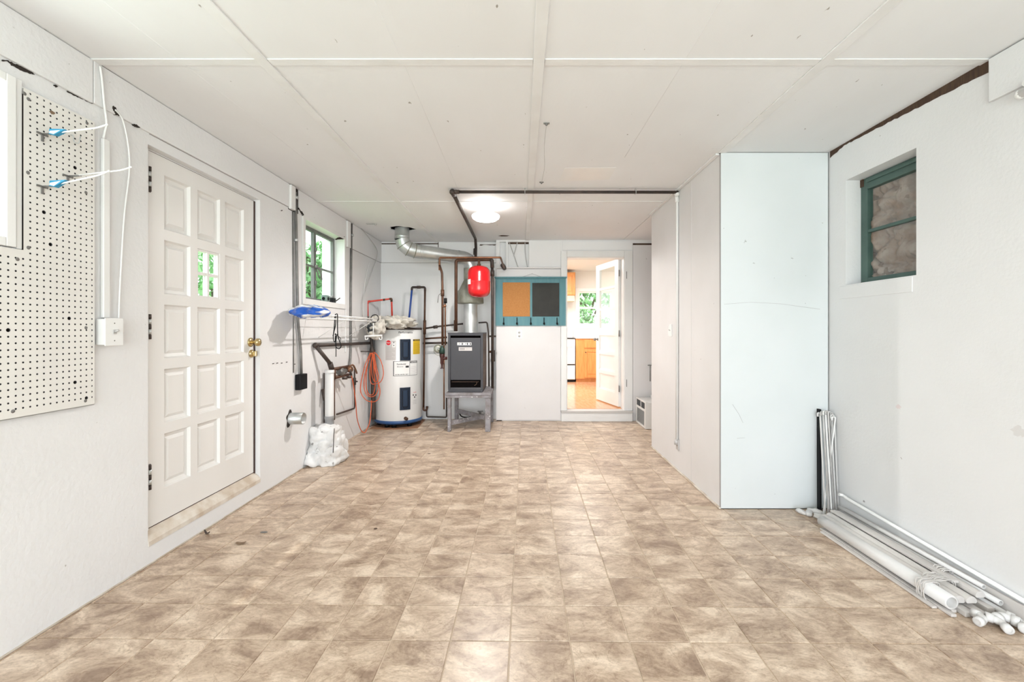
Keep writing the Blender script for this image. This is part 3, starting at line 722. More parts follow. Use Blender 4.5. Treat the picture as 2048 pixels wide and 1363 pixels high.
# ================================================================== KITCHEN DOORWAY
tr = thing('trim_1', (1.0, YB, 0), 'white casing around the doorway to the kitchen', 'door trim', kind='structure')
for x0, z0, x1, z1 in ((.542, .145, KX0+.004, 2.335), (KX1-.004, .145, 1.525, 2.335), (KX0+.005, KZ1-.004, KX1-.005, 2.335)):
    t = MB(); t.cbox(x0, YB-.02, z0, x1, YB, z1, .004); t.build('casing_board', 'trim', tr)
t = MB(); t.box(KX0-.001, YB, .142, KX0+.012, YB+.18, KZ1); t.box(KX1-.012, YB, .142, KX1+.001, YB+.18, KZ1); t.box(KX0, YB, KZ1-.012, KX1, YB+.18, KZ1+.001); t.build('jamb', 'trim', tr)
for z in (.52, 2.0):
    t = MB(); t.box(KX1+.022, YB-.024, z-.05, KX1+.030, YB-.019, z+.05); t.build('hinge_plate', 'conduit', tr)
ts = thing('trim_2', (1.03, YB-.05, 0), 'low white step with a worn grey top under the kitchen doorway', 'step', kind='structure')
t = MB(); t.cbox(.545, YB-.045, .0, 1.515, YB, .118, .003); t.build('riser', 'trim', ts)
t = MB(); t.cbox(.540, YB-.06, .119, 1.520, YB+.10, .146, .004); t.build('tread', mat('worn_grey_tread', (.55, .53, .51), .6), ts)
# kitchen shell
KF = .15; KY = 9.95
t = MB(); t.box(-.34, YB+.10, 0, 3.1, KY+.1, KF); kf = t.build('floor', 'kfloor'); kf.name = 'floor_kitchen'; tag(kf, 'glossy orange wood floor of the kitchen', 'floor', kind='structure')
t = MB(); t.box(-.34, YB+.18, 2.56, 3.1, KY+.1, 2.62); o = t.build('ceiling_kitchen', 'kwall'); tag(o, 'white kitchen ceiling beyond the doorway', 'ceiling', kind='structure')
t = MB()
W4 = (1.275, 2.02, 1.37, 2.11)
for a, b, c, d in cells(-.34, 3.1, 0, 2.6, [W4]): t.box(a, KY, c, b, KY+.12, d)
o = t.build('wall_kitchen_back', 'kwall'); tag(o, 'pale kitchen wall with a window, seen through the doorway', 'wall', kind='structure')
t = MB(); t.box(-.44, YB+.18, 0, -.34, KY+.1, 2.6); o = t.build('wall_kitchen_left', 'kwall'); tag(o, 'left side wall of the kitchen', 'wall', kind='structure')
t = MB(); t.box(3.1, YB+.18, 0, 3.2, KY+.1, 2.6); o = t.build('wall_kitchen_right', 'kwall'); tag(o, 'right side wall of the kitchen', 'wall', kind='structure')
win4 = thing('window_4', (1.65, KY, 1.37), 'white kitchen window with green foliage outside', 'window', kind='structure')
t = MB()
for a, b, c, d in cells(W4[0]-.07, W4[1]+.07, W4[2]-.09, W4[3]+.07, [W4]): t.cbox(a, KY-.02, c, b, KY, d, .003)
t.build('window_casing', 'white', win4)
t = MB(); zm = 1.745
for a, b, c, d in cells(*W4, [(W4[0]+.03, W4[1]-.03, W4[2]+.03, zm-.02), (W4[0]+.03, W4[1]-.03, zm+.02, W4[3]-.03)]): t.box(a, KY+.03, c, b, KY+.07, d)
t.build('window_frame', 'white', win4)
for c, d in ((W4[2]+.03, zm-.02), (zm+.02, W4[3]-.03)):
    t = MB(); t.box(W4[0]+.03, KY+.048, c, W4[1]-.03, KY+.052, d); t.build('pane', 'glass', win4)

# door 2 leaf, standing open into the kitchen
hin = Vector((1.405, YB+.17, 0)); fre = Vector((1.212, 7.02, 0)); du = (fre-hin).normalized(); dv = Vector((du.y, -du.x, 0)); dv = -dv if dv.x > 0 else dv
LW_ = (fre-hin).length
door2 = thing('door_2', hin+Vector((0, 0, .165)), 'white kitchen door standing open, three panes above three panels', 'door', kind='structure')
def DU(u, v, z): return hin+du*u+dv*v+Vector((0, 0, z))
def ubox(mb, u0, u1, z0, z1, v0, v1, mi=0):
    vs = [DU(u, v, z) for z in (z0, z1) for (u, v) in ((u0, v0), (u1, v0), (u1, v1), (u0, v1))]
    mb.add(vs, [(0,3,2,1),(4,5,6,7),(0,1,5,4),(1,2,6,5),(2,3,7,6),(3,0,4,7)], mi)
lit = [(1.89, 2.17), (1.58, 1.855), (1.28, 1.548)]; pan = [(.93, 1.17), (.64, .88), (.35, .59)]
u0, u1 = .115, LW_-.115
t = MB()
for a, b, c, d in cells(.004, LW_, .165, 2.252, [(u0, u1, a, b) for a, b in lit+pan]): ubox(t, a, b, c, d, 0, .038)
t.build('leaf_frame', 'trim', door2)
for a, b in lit: t = MB(); ubox(t, u0, u1, a, b, .017, .021); t.build('pane', 'glass', door2)
for a, b in pan:
    t = MB(); ubox(t, u0, u1, a, b, .012, .022)
    ubox(t, u0, u1, a, a+.02, .012, .030); ubox(t, u0, u1, b-.012, b, .012, .030)
    t.build('panel', 'trim', door2)
for sg in (-1, 1):
    t = MB(); c0 = DU(LW_-.06, .038 if sg > 0 else 0, 1.105); ax = dv*sg
    t.lathe([(.0, .004), (.024, .004), (.024, 0), (.01, 0), (.01, .03), (.022, .038), (.027, .052), (.02, .064), (0, .066)], c0, ax, 14); t.build('door_knob', 'conduit', door2)
for z in (2.05, 1.20, .42):
    t = MB(); t.cyl(DU(-.006, .03, z-.045), DU(-.006, .03, z+.045), .008, 8); t.build('hinge', 'conduit', door2)

# kitchen furniture
kc_ = thing('base_cabinet', (1.52, 9.6, KF), 'honey oak kitchen base cabinet with one drawer and door', 'cabinet')
t = MB(); t.box(1.150, 9.40, KF+.07, 1.95, KY-.02, 1.068); t.box(1.16, 9.45, KF, 1.94, KY-.02, KF+.07); t.build('body', 'kwood', kc_)
def kdoor(par, x0, x1, z0, z1, y, name):
    t = MB()
    for a, b, c, d in cells(x0, x1, z0, z1, [(x0+.055, x1-.055, z0+.055, z1-.055)]): t.cbox(a, y-.02, c, b, y, d, .003)
    t.cbox(x0+.054, y-.010, z0+.054, x1-.054, y-.002, z1-.054, .003); t.cbox(x0+.075, y-.016, z0+.075, x1-.075, y-.004, z1-.075, .006)
    return t.build(name, 'kwood', par)
kd = kdoor(kc_, 1.325, 1.90, .245, .84, 9.40, 'cabinet_door')
t = MB(); t.cbox(1.325, 9.38, .87, 1.90, 9.399, 1.045, .006); kd2 = t.build('drawer', 'kwood', kc_)
t = MB(); t.sphere((1.352, 9.37, .78), .012, 0, 10, 6); t.build('knob', 'iron', kd)
kc2_ = thing('base_cabinet', (2.5, 9.6, KF), 'honey oak base cabinet glimpsed behind the open kitchen door', 'cabinet')
t = MB(); t.box(1.955, 9.40, KF+.07, 3.09, KY-.02, 1.068); t.box(1.965, 9.45, KF, 3.09, KY-.02, KF+.07); t.build('body', 'kwood', kc2_)
kdoor(kc2_, 1.99, 2.50, .245, 1.0, 9.40, 'cabinet_door'); kdoor(kc2_, 2.53, 3.05, .245, 1.0, 9.40, 'cabinet_door')
t = MB(); t.cbox(1.145, 9.37, 1.070, 3.098, KY-.003, 1.108, .004); tag(t.build('countertop', 'white'), 'white kitchen worktop under the window', 'countertop')
st_ = thing('stove', (.8, 9.6, KF), 'white kitchen range beside the oak base cabinet', 'stove')
t = MB(); t.cbox(.38, 9.42, KF+.05, 1.138, KY-.02, 1.075, .006); t.cbox(.38, 9.85, 1.075, 1.138, KY-.02, 1.30, .01); t.build('body', 'stove', st_)
t = MB(); t.box(.39, 9.45, KF, 1.13, KY-.03, KF+.05); t.box(.385, 9.41, .505, 1.132, 9.421, .525); t.box(1.1375, 9.425, KF+.02, 1.1445, KY-.03, 1.06); t.box(.385, 9.405, 1.062, 1.134, 9.85, 1.0785); t.build('black_trim', 'black', st_)
t = MB(); t.cbox(.39, 9.385, .53, 1.128, 9.42, .93, .008); od = t.build('oven_door', 'stove', st_)
t = MB(); t.tube([(.46, 9.37, .90), (.46, 9.35, .90), (1.06, 9.35, .90), (1.06, 9.37, .90)], .011, 8); t.build('handle', 'white', od)
t = MB(); t.cbox(.39, 9.39, KF+.06, 1.128, 9.42, .50, .008); t.build('storage_drawer', 'stove', st_)
uc = thing('wall_cabinet', (.9, 9.7, 2.0), 'honey oak cabinet hung high beside the kitchen window', 'cabinet')
t = MB(); t.box(.38, 9.63, 2.0, 1.165, KY-.002, 2.50); t.build('body', 'kwood', uc)
kdoor(uc, .785, 1.155, 2.015, 2.485, 9.63, 'cabinet_door'); kdoor(uc, .39, .775, 2.015, 2.485, 9.63, 'cabinet_door')
t = MB(); t.prism([(9.50, 1.87), (9.90, 1.87), (9.94, 1.995), (9.63, 1.995)], lambda u, v, w_: (w_, u, v), .385, 1.14); tag(t.build('range_hood', mat('cream_hood', (.80, .66, .45), .4)), 'cream range hood under the oak wall cabinet', 'range hood')

# ================================================================== OUTSIDE
t = MB(); t.box(-16, -14, -.35, 14, 24, -.14); o = t.build('ground', 'grass'); tag(o, 'lawn outside around the house', 'ground', kind='structure')
def foliage(name, c, r, n, label, sz=.11, seed=1, trunk=True):
    rnd = random.Random(seed); root = thing(name, (c[0], c[1], -.14), label, 'tree', 'greenery outside the windows')
    t = MB(); blobs = [(Vector(c)+Vector((rnd.uniform(-.6, .6)*r[0], rnd.uniform(-.6, .6)*r[1], rnd.uniform(-.7, .7)*r[2])), rnd.uniform(.35, .6)) for _ in range(14)]
    for _ in range(n):
        b, k = rnd.choice(blobs); d = Vector((rnd.gauss(0, 1), rnd.gauss(0, 1), rnd.gauss(0, 1))).normalized()*rnd.uniform(.55, 1)
        p = b+Vector((d.x*r[0]*k, d.y*r[1]*k, d.z*r[2]*k*.9))
        if p.z < -.1: continue
        R = Matrix.Rotation(rnd.uniform(0, 6.28), 3, 'Z') @ Matrix.Rotation(rnd.uniform(-1.2, 1.2), 3, 'X'); a = sz*rnd.uniform(.6, 1.3)
        t.add([p+R @ Vector(q) for q in ((-a*.45, 0, 0), (0, -a, .02), (a*.45, 0, 0), (0, a, .02))], [(0, 1, 2, 3)])
    o = t.build('foliage', 'leaf', root); o['kind'] = 'stuff'
    t = MB()
    for k in range(4):
        a = k*1.6+rnd.random(); t.tube(crom([(c[0], c[1]+r[1]*.5, -.15), (c[0]+.05*math.cos(a), c[1]+r[1]*.5+.05*math.sin(a), c[2]*.5), (c[0]+r[0]*.5*math.cos(a), c[1]+r[1]*.5*math.sin(a), c[2]+r[2]*.4)]), .035, 6)
    t.build('trunk', 'bark', root)
foliage('garden_tree', (-5.25, 10.4, 2.2), (1.0, 1.3, 1.7), 2300, 'leafy green tree seen through the left wall window', seed=3)
foliage('garden_shrub', (-5.3, 6.9, 1.2), (.9, 1.6, 1.7), 4200, 'green shrub seen through the four panes of the left door', seed=5, sz=.09)
foliage('garden_tree', (2.2, 14.2, 2.9), (2.6, 1.0, 1.2), 3600, 'leafy tree canopy in the upper half of the kitchen window', seed=8)
foliage('garden_shrub', (2.35, 12.6, 1.0), (1.6, .6, 1.1), 8000, 'dense green shrub low in the kitchen window', seed=9, sz=.07)
ho = thing('garden_house', (-3.6, 9.9, -.14), 'white wall of a neighbouring building outside the left window', 'building')
t = MB(); t.box(-4.12, 9.2, -.14, -2.4, 11.5, 4.2); t.build('house_wall', 'siding', ho)
t = MB(); t.prism([(-4.3, 4.2), (-2.2, 4.2), (-3.25, 5.0)], lambda u, v, w_: (u, w_, v), 9.0, 11.7); t.build('roof', 'conduit', ho)

# ================================================================== LEFT WALL THINGS
# ---- pegboard with real holes
pg = MB(); xb = XL+.014; xf = XL+.0185; pitch = .0254; hr = .0039
Ya, Yb_, Za, Zb = .90, 2.039, .905, 2.198
ncol = int((Yb_-Ya)/pitch); nrow = int((Zb-Za)/pitch); ph = Yb_-ncol*pitch; pz = Zb-nrow*pitch
def solid(y0, y1, z0, z1): pg.add([(xf, y0, z0), (xf, y1, z0), (xf, y1, z1), (xf, y0, z1)], [(0, 1, 2, 3)])
solid(Ya, ph, Za, 1.56)
solid(ph, Yb_, Za, pz) if pz-Za > 1e-4 else None
for i in range(ncol):
    y0 = ph+i*pitch; y1 = y0+pitch
    for j in range(nrow):
        z0 = pz+j*pitch; z1 = z0+pitch
        if y0 < 1.748 < y1 and z1 > 1.56: solid(1.748, y1, max(z0, 1.56), z1)
        if y0 < 1.748 and z1 > 1.56:
            if z0 < 1.56: solid(y0, y1, z0, 1.56)
            continue
        if y1 < 1.45: solid(y0, y1, z0, z1); continue
        c = Vector((0, (y0+y1)/2, (z0+z1)/2)); n8 = 8; vs = []; fs = []
        rr = hr*(1.0 if random.random() > .012 else 2.0)
        for k in range(n8):
            a = 2*PI*(k+.5)/n8; q = max(abs(math.cos(a)), abs(math.sin(a))); vs.append((xf, c.y+math.cos(a)*rr, c.z+math.sin(a)*rr))
        for k in range(n8):
            a = 2*PI*(k+.5)/n8; q = max(abs(math.cos(a)), abs(math.sin(a))); vs.append((xf, c.y+math.cos(a)/q*pitch/2, c.z+math.sin(a)/q*pitch/2))
        for k in range(n8):
            a = 2*PI*(k+.5)/n8; vs.append((xb, c.y+math.cos(a)*rr, c.z+math.sin(a)*rr))
        for (sy, sz) in ((1, 1), (-1, 1), (-1, -1), (1, -1)): vs.append((xf, c.y+sy*pitch/2, c.z+sz*pitch/2))
        for k in range(n8):
            l = (k+1) % n8; fs += [(k, l, n8+l, n8+k)]; fs2 = (fs2 if k else [])+[(k, l, 2*n8+l, 2*n8+k)]
        for q, k in enumerate((0, 2, 4, 6)): fs.append((n8+k, n8+(k+1) % n8, 3*n8+q))
        o_ = len(pg.v); pg.add(vs, fs)
        for f in fs2: pg.f.append(tuple(o_+i_ for i_ in f)); pg.m.append(1); pg.sm.append(False)  # hole sides coloured dark to stand in for the shade inside
pegb = thing('pegboard', (XL, 1.5, Za), 'cream perforated pegboard fixed beside the near window', 'pegboard')
pg.build('perforated_sheet', ['peg', 'ink'], pegb)
t = MB()
t.box(xb, Ya, Za-.0005, xf, Yb_, Za+.002); t.box(xb, Yb_-.002, Za, xf-.0002, Yb_+.0005, Zb); t.box(xb, 1.748, Zb-.002, xf-.0002, Yb_, Zb+.0005); t.build('edge', 'peg', pegb)
t = MB(); t.box(XL+.002, Ya, Za+.02, XL+.006, 1.735, 1.55); t.box(XL+.002, 1.755, 1.55, XL+.006, Yb_-.02, Zb-.02); t.box(XL+.002, 1.735, Za+.02, XL+.006, Yb_-.02, 1.55); t.build('hole_shade', 'dark', pegb)  # dark sheet added behind the holes in place of shade
for px, py in ((49, 187), (57, 198), (174, 246), (56, 345), (57, 495), (35, 518), (172, 385), (26, 822), (172, 655), (171, 801)):
    p_ = LW(px, py, XL+.0185); t = MB(); t.lathe([(0, .002), (.006, .0015), (.0075, 0)], p_, (1, 0, 0), 10); t.build('screw', 'conduit', pegb)
t = MB(); q = [LW(*a, XL+.0190) for a in ((98, 222), (104, 221), (111, 226), (108, 229), (103, 228))]
t.add(q+[v-Vector((.0004, 0, 0)) for v in q], [(0, 1, 2, 3, 4), (0, 1, 6, 5), (1, 2, 7, 6), (2, 3, 8, 7), (3, 4, 9, 8), (4, 0, 5, 9)]); t.build('tear', 'leafdry', pegb)
# hooks
def peg_hook(bpx, bpy_, tip, label, tagc, n=1):
    b_ = LW(bpx, bpy_, XL+.0185); r_ = thing('peg_hook', b_, label, 'hook', 'pegboard hooks')
    t = MB(); t.cbox(b_.x, b_.y-.022, b_.z-.004, b_.x+.004, b_.y+.022, b_.z+.004, .001); t.cbox(b_.x, b_.y-.005, b_.z-.03, b_.x+.004, b_.y+.005, b_.z, .001); t.cyl(b_, b_+Vector((.05, 0, .002)), .004, 8); t.build('mount', 'conduit', r_)
    tp = P(*tip, b_.y); tv = tp-b_
    t = MB(); t.tube(fillet([b_+Vector((.03, 0, .002)), b_+tv*.85-Vector((0, 0, .006)), tp+Vector((0, 0, .002))], .02), .0032, 8); t.sphere(tp+Vector((0, 0, .002)), .0045, 0, 8, 5); t.build('rod', 'white', r_)
    if tagc:
        a = b_+tv*.14; c = b_+tv*.36; t = MB()
        t.prism([(a.x, a.z-.008), (a.x+.02, a.z-.012), (c.x-.004, c.z-.003), (c.x+.006, c.z+.003), (a.x+.002, a.z+.013)], lambda u, v, w_: (u, w_, v), a.y-.009, a.y+.009)
        t.build('price_clip', 'cyan', r_)
        t = MB(); t.prism([(a.x+.002, a.z-.004), (a.x+.02, a.z-.009), (c.x-.012, c.z-.002), (a.x+.006, a.z+.004)], lambda u, v, w_: (u, w_, v), a.y-.0105, a.y-.0085); t.build('white_label', 'white', r_)
    return r_
peg_hook(84, 268, (214, 250), 'upper long white peg hook with a blue clip', True)
peg_hook(84, 373, (218, 343), 'lower long white peg hook with a blue clip', True)
peg_hook(135, 352, (262, 335), 'longest white peg hook, without clip, beside the lower blue-clipped one', False)
b_ = LW(141, 270, XL+.0185); t = MB(); t.tube(fillet([b_, b_+Vector((.012, 0, 0)), b_+Vector((.014, 0, -.03)), b_+Vector((.03, .006, -.036)), b_+Vector((.036, .008, 0))], .008), .002, 6)
tag(t.build('wire_hook', 'galv'), 'tiny U-shaped wire hook on the pegboard', 'hook')

# ---- light switch, raceway and cables
sw = thing('light_switch', (XL, 2.07, 1.175), 'white surface-mounted toggle switch box beside the pegboard', 'switch')
t = MB(); t.cbox(XL, 2.062, 1.176, XL+.045, 2.148, 1.298, .004); t.build('box', 'trim', sw)
t = MB(); t.cbox(XL+.045, 2.058, 1.172, XL+.050, 2.152, 1.302, .002); t.build('cover_plate', 'white', sw)
t = MB(); t.cbox(XL+.050, 2.096, 1.226, XL+.053, 2.114, 1.248, .001); t.tube([(XL+.052, 2.105, 1.238), (XL+.068, 2.108, 1.246)], [.006, .005], 8); t.build('toggle', 'stickg', sw)
for z in (1.196, 1.278):
    t = MB(); t.lathe([(0, .001), (.003, .001), (.003, 0)], (XL+.050, 2.105, z), (1, 0, 0), 8); t.build('screw', 'conduit', sw)
t = MB(); t.cbox(XL, 2.152, 1.235, XL+.02, 2.19, 1.295, .003); t.build('side_clip', 'trim', sw)
t = MB(); t.cbox(XL+.001, 2.085, 1.304, XL+.018, 2.118, 2.145, .003); tag(t.build('raceway', 'trim'), 'white plastic cable raceway rising from the switch box', 'raceway')
def cable(name, pts, r, m, label, cat='cable', off=.006):
    t = MB(); t.tube(crom([LW(a, b, XL, off) for a, b in pts]), r, 6); return tag(t.build(name, m), label, cat)
cable('cable', [(192, 133), (196, 160), (200, 205), (205, 245), (202, 262), (199, 276)], .005, 'trim', 'white cable from the ceiling corner into the raceway', off=.019)
cable('cable', [(224, 219), (238, 236), (247, 268), (253, 310), (253, 345), (249, 380), (244, 420), (240, 470), (236, 540), (233, 600), (232, 638)], .0042, 'trim', 'white cable looping from the wall crack down to the switch', off=.014)
cable('cable', [(716, 453), (734, 474), (750, 497), (751, 512), (742, 538), (731, 570), (724, 592), (721, 612), (722, 632)], .0045, 'stickg', 'thin grey cable curving down beside the far left corner', off=.02)
cable('cable', [(737, 523), (731, 545), (726, 575), (724, 610), (726, 650), (733, 672)], .003, 'trim', 'thin white wire behind the curving grey cable', off=.016)
# ---- conduits
cd = thing('conduit', LW(588, 750), 'grey conduit ending in a black box left of the window', 'conduit')
t = MB(); t.tube(fillet([LW(588, 384, XL, .012), LW(589, 520, XL, .02), LW(591, 640, XL, .02), LW(597, 700, XL, .02), LW(598, 752, XL, .02)], .05), .0125, 10); t.build('pipe', 'conduit', cd)
t = MB(); t.tube([LW(584, 400, XL, .005), LW(586, 640, XL, .005), LW(586, 745, XL, .005)], .005, 6); t.build('wire', 'conduit', cd)
bx = LW(598, 766, XL); t = MB(); t.cbox(XL+.001, bx.y-.075, .722, XL+.05, bx.y+.055, .858, .006); t.build('junction_box', 'black', cd)
for py in (395, 480): p_ = LW(588, py, XL, .019); t = MB(); t.cyl(p_-Vector((0, 0, .012)), p_+Vector((0, 0, .012)), .017, 10); t.build('coupling', 'galv', cd)
cd = thing('conduit', LW(700, 730), 'grey conduit right of the window curving down to the water valves', 'conduit')
t = MB(); t.tube(fillet([LW(701, 447, XL, .012), LW(699, 600, XL, .015), LW(699, 700, XL, .015), LW(697, 722, XL, .02), LW(691, 742, XL, .03)], .12), .013, 10); t.build('pipe', 'conduit', cd)
t = MB(); t.cbox(XL+.001, 4.97, 1.0, XL+.014, 4.995, 1.53, .002); t.build('cover_strip', 'trim', cd)
p_ = LW(701, 470, XL, .02); t = MB(); t.cyl(p_-Vector((0, 0, .012)), p_+Vector((0, 0, .012)), .018, 10); t.build('coupling', 'galv', cd)

# ---- vent stub
vs_ = thing('vent_stub', (XL, 3.80, .44), 'short grey metal vent pipe poking out of a hole in the left wall', 'vent pipe')
cc = Vector((XL, 3.80, .492))
t = MB(); t.lathe([(.050, -.02), (.050, .115), (.046, .116), (.046, .0), (0, .0)], cc, (1, 0, 0), 24); t.build('pipe', 'galv', vs_)
t = MB(); t.lathe([(.0, .07), (.044, .068)], cc, (1, 0, 0), 20); t.cyl(cc+Vector((.07, 0, -.03)), cc+Vector((.075, 0, .03)), .006, 6); t.build('damper', 'conduit', vs_)
t = MB(); q = [(cc.y+(.064+.012*math.sin(5*a)+.008*math.sin(3*a+2))*math.cos(a), cc.z+(.064+.012*math.sin(5*a)+.008*math.sin(3*a+2))*math.sin(a)) for a in [2*PI*k/26 for k in range(26)]]
t.prism(q, lambda u, v, w_: (w_, u, v), XL-.001, XL+.003); t.build('hole_rim', 'dark', vs_)

# ---- concrete lump and waste pipe
def blob(mb, c, r, amp, fr, mi=0, seg=36, rings=22, seed=0, flat=None, ridged=False):
    o0 = len(mb.v); mb.sphere(c, r, mi, seg, rings); c = Vector(c)
    for k in range(o0, len(mb.v)):
        p = Vector(mb.v[k]); d = p-c; q = p*fr+Vector((seed, seed*1.7, 0)); nv = noise.noise(q)+.5*noise.noise(q*2.1)
        if ridged: nv = .5-abs(noise.noise(q))*2+.4*noise.noise(q*2.6)
        p = c+d*(1+amp*nv)
        if flat is not None and p.z < flat: p.z = flat
        if p.x < XL+.002: p.x = XL+.002
        mb.v[k] = tuple(p)
t = MB()
for cb, rb, fq, sd_ in (((-1.89, 4.32, .10), (.13, .28, .165), 6, 2), ((-1.865, 4.25, .225), (.125, .15, .125), 7, 5), ((-1.80, 4.205, .065), (.125, .155, .105), 7, 9), ((-1.83, 4.23, .30), (.085, .10, .055), 8, 4), ((-1.83, 4.35, .13), (.09, .12, .10), 9, 14)):
    o0 = len(t.v); blob(t, cb, rb, .20, fq, seed=sd_, flat=.001, seg=44, rings=28)
    for k in range(o0, len(t.v)):   # squarer, broken-edged lumps
        p = Vector(t.v[k]); d = p-Vector(cb); m_ = max(abs(d.x)/rb[0], abs(d.y)/rb[1], abs(d.z)/rb[2], 1e-6); l_ = math.sqrt((d.x/rb[0])**2+(d.y/rb[1])**2+(d.z/rb[2])**2)
        p = Vector(cb)+d*(1+.55*(l_/m_-1))*(.92+.20*noise.noise(p*13+Vector((3, 1, 0)))+.10*noise.noise(p*34)); p.z = max(p.z, .001); p.x = max(p.x, XL+.002); t.v[k] = tuple(p)
t.tube(crom([(-1.745, 4.15, .33), (-1.735, 4.11, .25), (-1.728, 4.09, .20), (-1.715, 4.05, .13)]), .0035, 5, 1)
tag(t.build('concrete_footing', ['concrete', 'dark']), 'lumpy white-painted concrete footing at the foot of the left wall', 'footing')
wp = thing('waste_pipe', (-1.83, 4.24, .34), 'white plastic standpipe with a grey foot on the concrete lump', 'pipe')
px_, py_ = -1.83, 4.24
t = MB(); t.lathe([(.041, .30), (.041, .40), (.044, .40), (.044, .43)], (px_, py_, 0), seg=20); t.build('grey_foot', 'pvcgrey', wp)
t = MB(); t.lathe([(.040, .43), (.040, .865), (.036, .865), (.036, .80)], (px_, py_, 0), seg=20); t.lathe([(.044, .84), (.044, .866), (.036, .867)], (px_, py_, 0), seg=20); t.build('pipe', 'pvc', wp)
# ---- supply pipe and valves
sp = thing('water_supply_pipe', (XL+.03, 4.2, 1.1), 'black iron water pipe running along the left wall to the valves', 'pipe')
A_ = Vector((XL+.030, 4.20, 1.102)); B_ = Vector((XL+.030, 5.72, 1.080)); C_ = Vector((-1.855, 4.35, .90))
t = MB(); t.tube([B_, A_], .017, 10); t.tube(fillet([A_, C_], .02), .019, 10); t.build('pipe', 'iron', sp)
t = MB(); t.sphere(A_, .026, 0, 12, 8); t.build('elbow', 'iron', sp)
t = MB(); t.cyl(C_+Vector((-.015, -.01, .03)), C_+Vector((0, 0, -.035)), .026, 10); t.build('elbow', 'iron', sp)
vc = thing('valve_cluster', (-1.78, 4.5, .82), 'cluster of brown and copper water valves beside the white standpipe', 'valve')
c0 = C_+Vector((.0, .02, -.04))
t = MB(); t.tube([c0, c0+Vector((0, .42, -.005))], .018, 10); t.tube([c0+Vector((.0, .02, -.085)), c0+Vector((0, .40, -.09))], .016, 10); t.cyl(c0+Vector((0, .03, 0)), c0+Vector((0, .03, -.10)), .02, 10)
t.cyl(c0+Vector((0, .03, -.10)), c0+Vector((0, .03, -.50)), .012, 8); t.build('manifold', 'copper', vc)
t = MB(); t.sphere(c0+Vector((0, .20, -.04)), (.04, .06, .045), 0, 14, 8); t.cyl(c0+Vector((.01, .12, -.04)), c0+Vector((.01, .29, -.04)), .027, 12); t.build('meter_body', 'conduit', vc)
t = MB(); t.sphere(c0+Vector((.03, .36, -.03)), (.035, .05, .035), 0, 12, 8); t.tube(crom([c0+Vector((.03, .34, .0)), c0+Vector((.04, .42, .01)), c0+Vector((.04, .50, -.05)), c0+Vector((.03, .56, -.09))]), .010, 8); t.build('copper_union', 'copper_b', vc)
for y in (.30, .42):
    t = MB(); t.lathe([(0, .02), (.028, .02), (.028, .0), (.0, .0)], c0+Vector((0, y, -.13)), (0, 0, 1), 12); t.build('hand_wheel', 'iron', vc)
dl = thing('drain_line', (-1.9, 5.0, .45), 'thin black drain line making a square loop on the left wall', 'pipe')
zl = [LW(704, 738, XL, .03), LW(704, 816, XL, .03), LW(668, 828, XL, .03)]
t = MB(); t.tube(fillet(zl, .03), .010, 8); t.build('pipe', 'iron', dl)
p_ = LW(702, 762, XL, .04); t = MB(); t.cyl(p_-Vector((0, 0, .04)), p_+Vector((0, 0, .04)), .018, 10); t.cyl(p_, p_+Vector((.04, -.02, 0)), .009, 8); t.build('stop_valve', 'iron', dl)
t = MB(); t.tube([LW(646, 745, XL, .02), LW(646, 845, XL, .02)], .014, 8); t.tube([LW(642, 778, XL, .02), LW(640, 800, XL, .05)], .02, 8); tag(t.build('iron_pipe', 'iron'), 'dark iron pipe half hidden behind the white standpipe', 'pipe')

# ---- wire shelf
SZ = 1.375; SX = -1.672; SY0, SY1 = 3.70, 5.22
ws = thing('wire_shelf', (XL, 4.46, SZ), 'white wire shelf along the left wall under the window', 'shelf')
t = MB()
for x, z in ((SX, SZ), (SX+.004, SZ-.030), (XL+.045, SZ), ((XL+SX)/2, SZ-.005)): t.tube([(x, SY0, z), (x, SY1, z)], .0058 if x > -1.7 else .003, 8)
for k in range(5): y = SY0+.01+k*(SY1-SY0-.02)/4; t.tube([(XL+.045, y, SZ-.003), (SX, y, SZ-.003)], .003, 6)
t.build('frame_rods', 'white', ws)
t = MB()
for k in range(61):
    y = SY0+k*(SY1-SY0)/60; t.tube([(XL+.045, y, SZ+.003), (SX, y, SZ+.003), (SX+.006, y, SZ-.002), (SX+.007, y, SZ-.030)] if k % 8 == 0 else [(XL+.045, y, SZ+.003), (SX+.002, y, SZ+.003)], .0014, 5, caps=False)
o = t.build('deck_wires', 'stickg', ws); o['kind'] = 'stuff'  # grey colour stands in for shading on the white wires
t = MB(); xx, yy = -1.735, 5.21
t.cyl((xx, yy, SZ-.02), (xx, yy, 1.185), .006, 8); t.bar((xx-.10, yy, 1.176), (xx+.105, yy, 1.186), .012, .016)
for dx in (-.095, .10): t.tube(fillet([(xx+dx, yy, 1.18), (xx+dx, yy, 1.135), (xx+dx-.03*(1 if dx > 0 else -1), yy, 1.137), (xx+dx-.03*(1 if dx > 0 else -1), yy, 1.16)], .012), .0055, 6)
t.build('end_bracket', 'white', ws)
for y in (4.30, 5.05):
    t = MB(); t.tube([(SX, y, SZ-.01), (XL+.012, y, SZ-.20)], .003, 6); t.build('brace', 'white', ws)
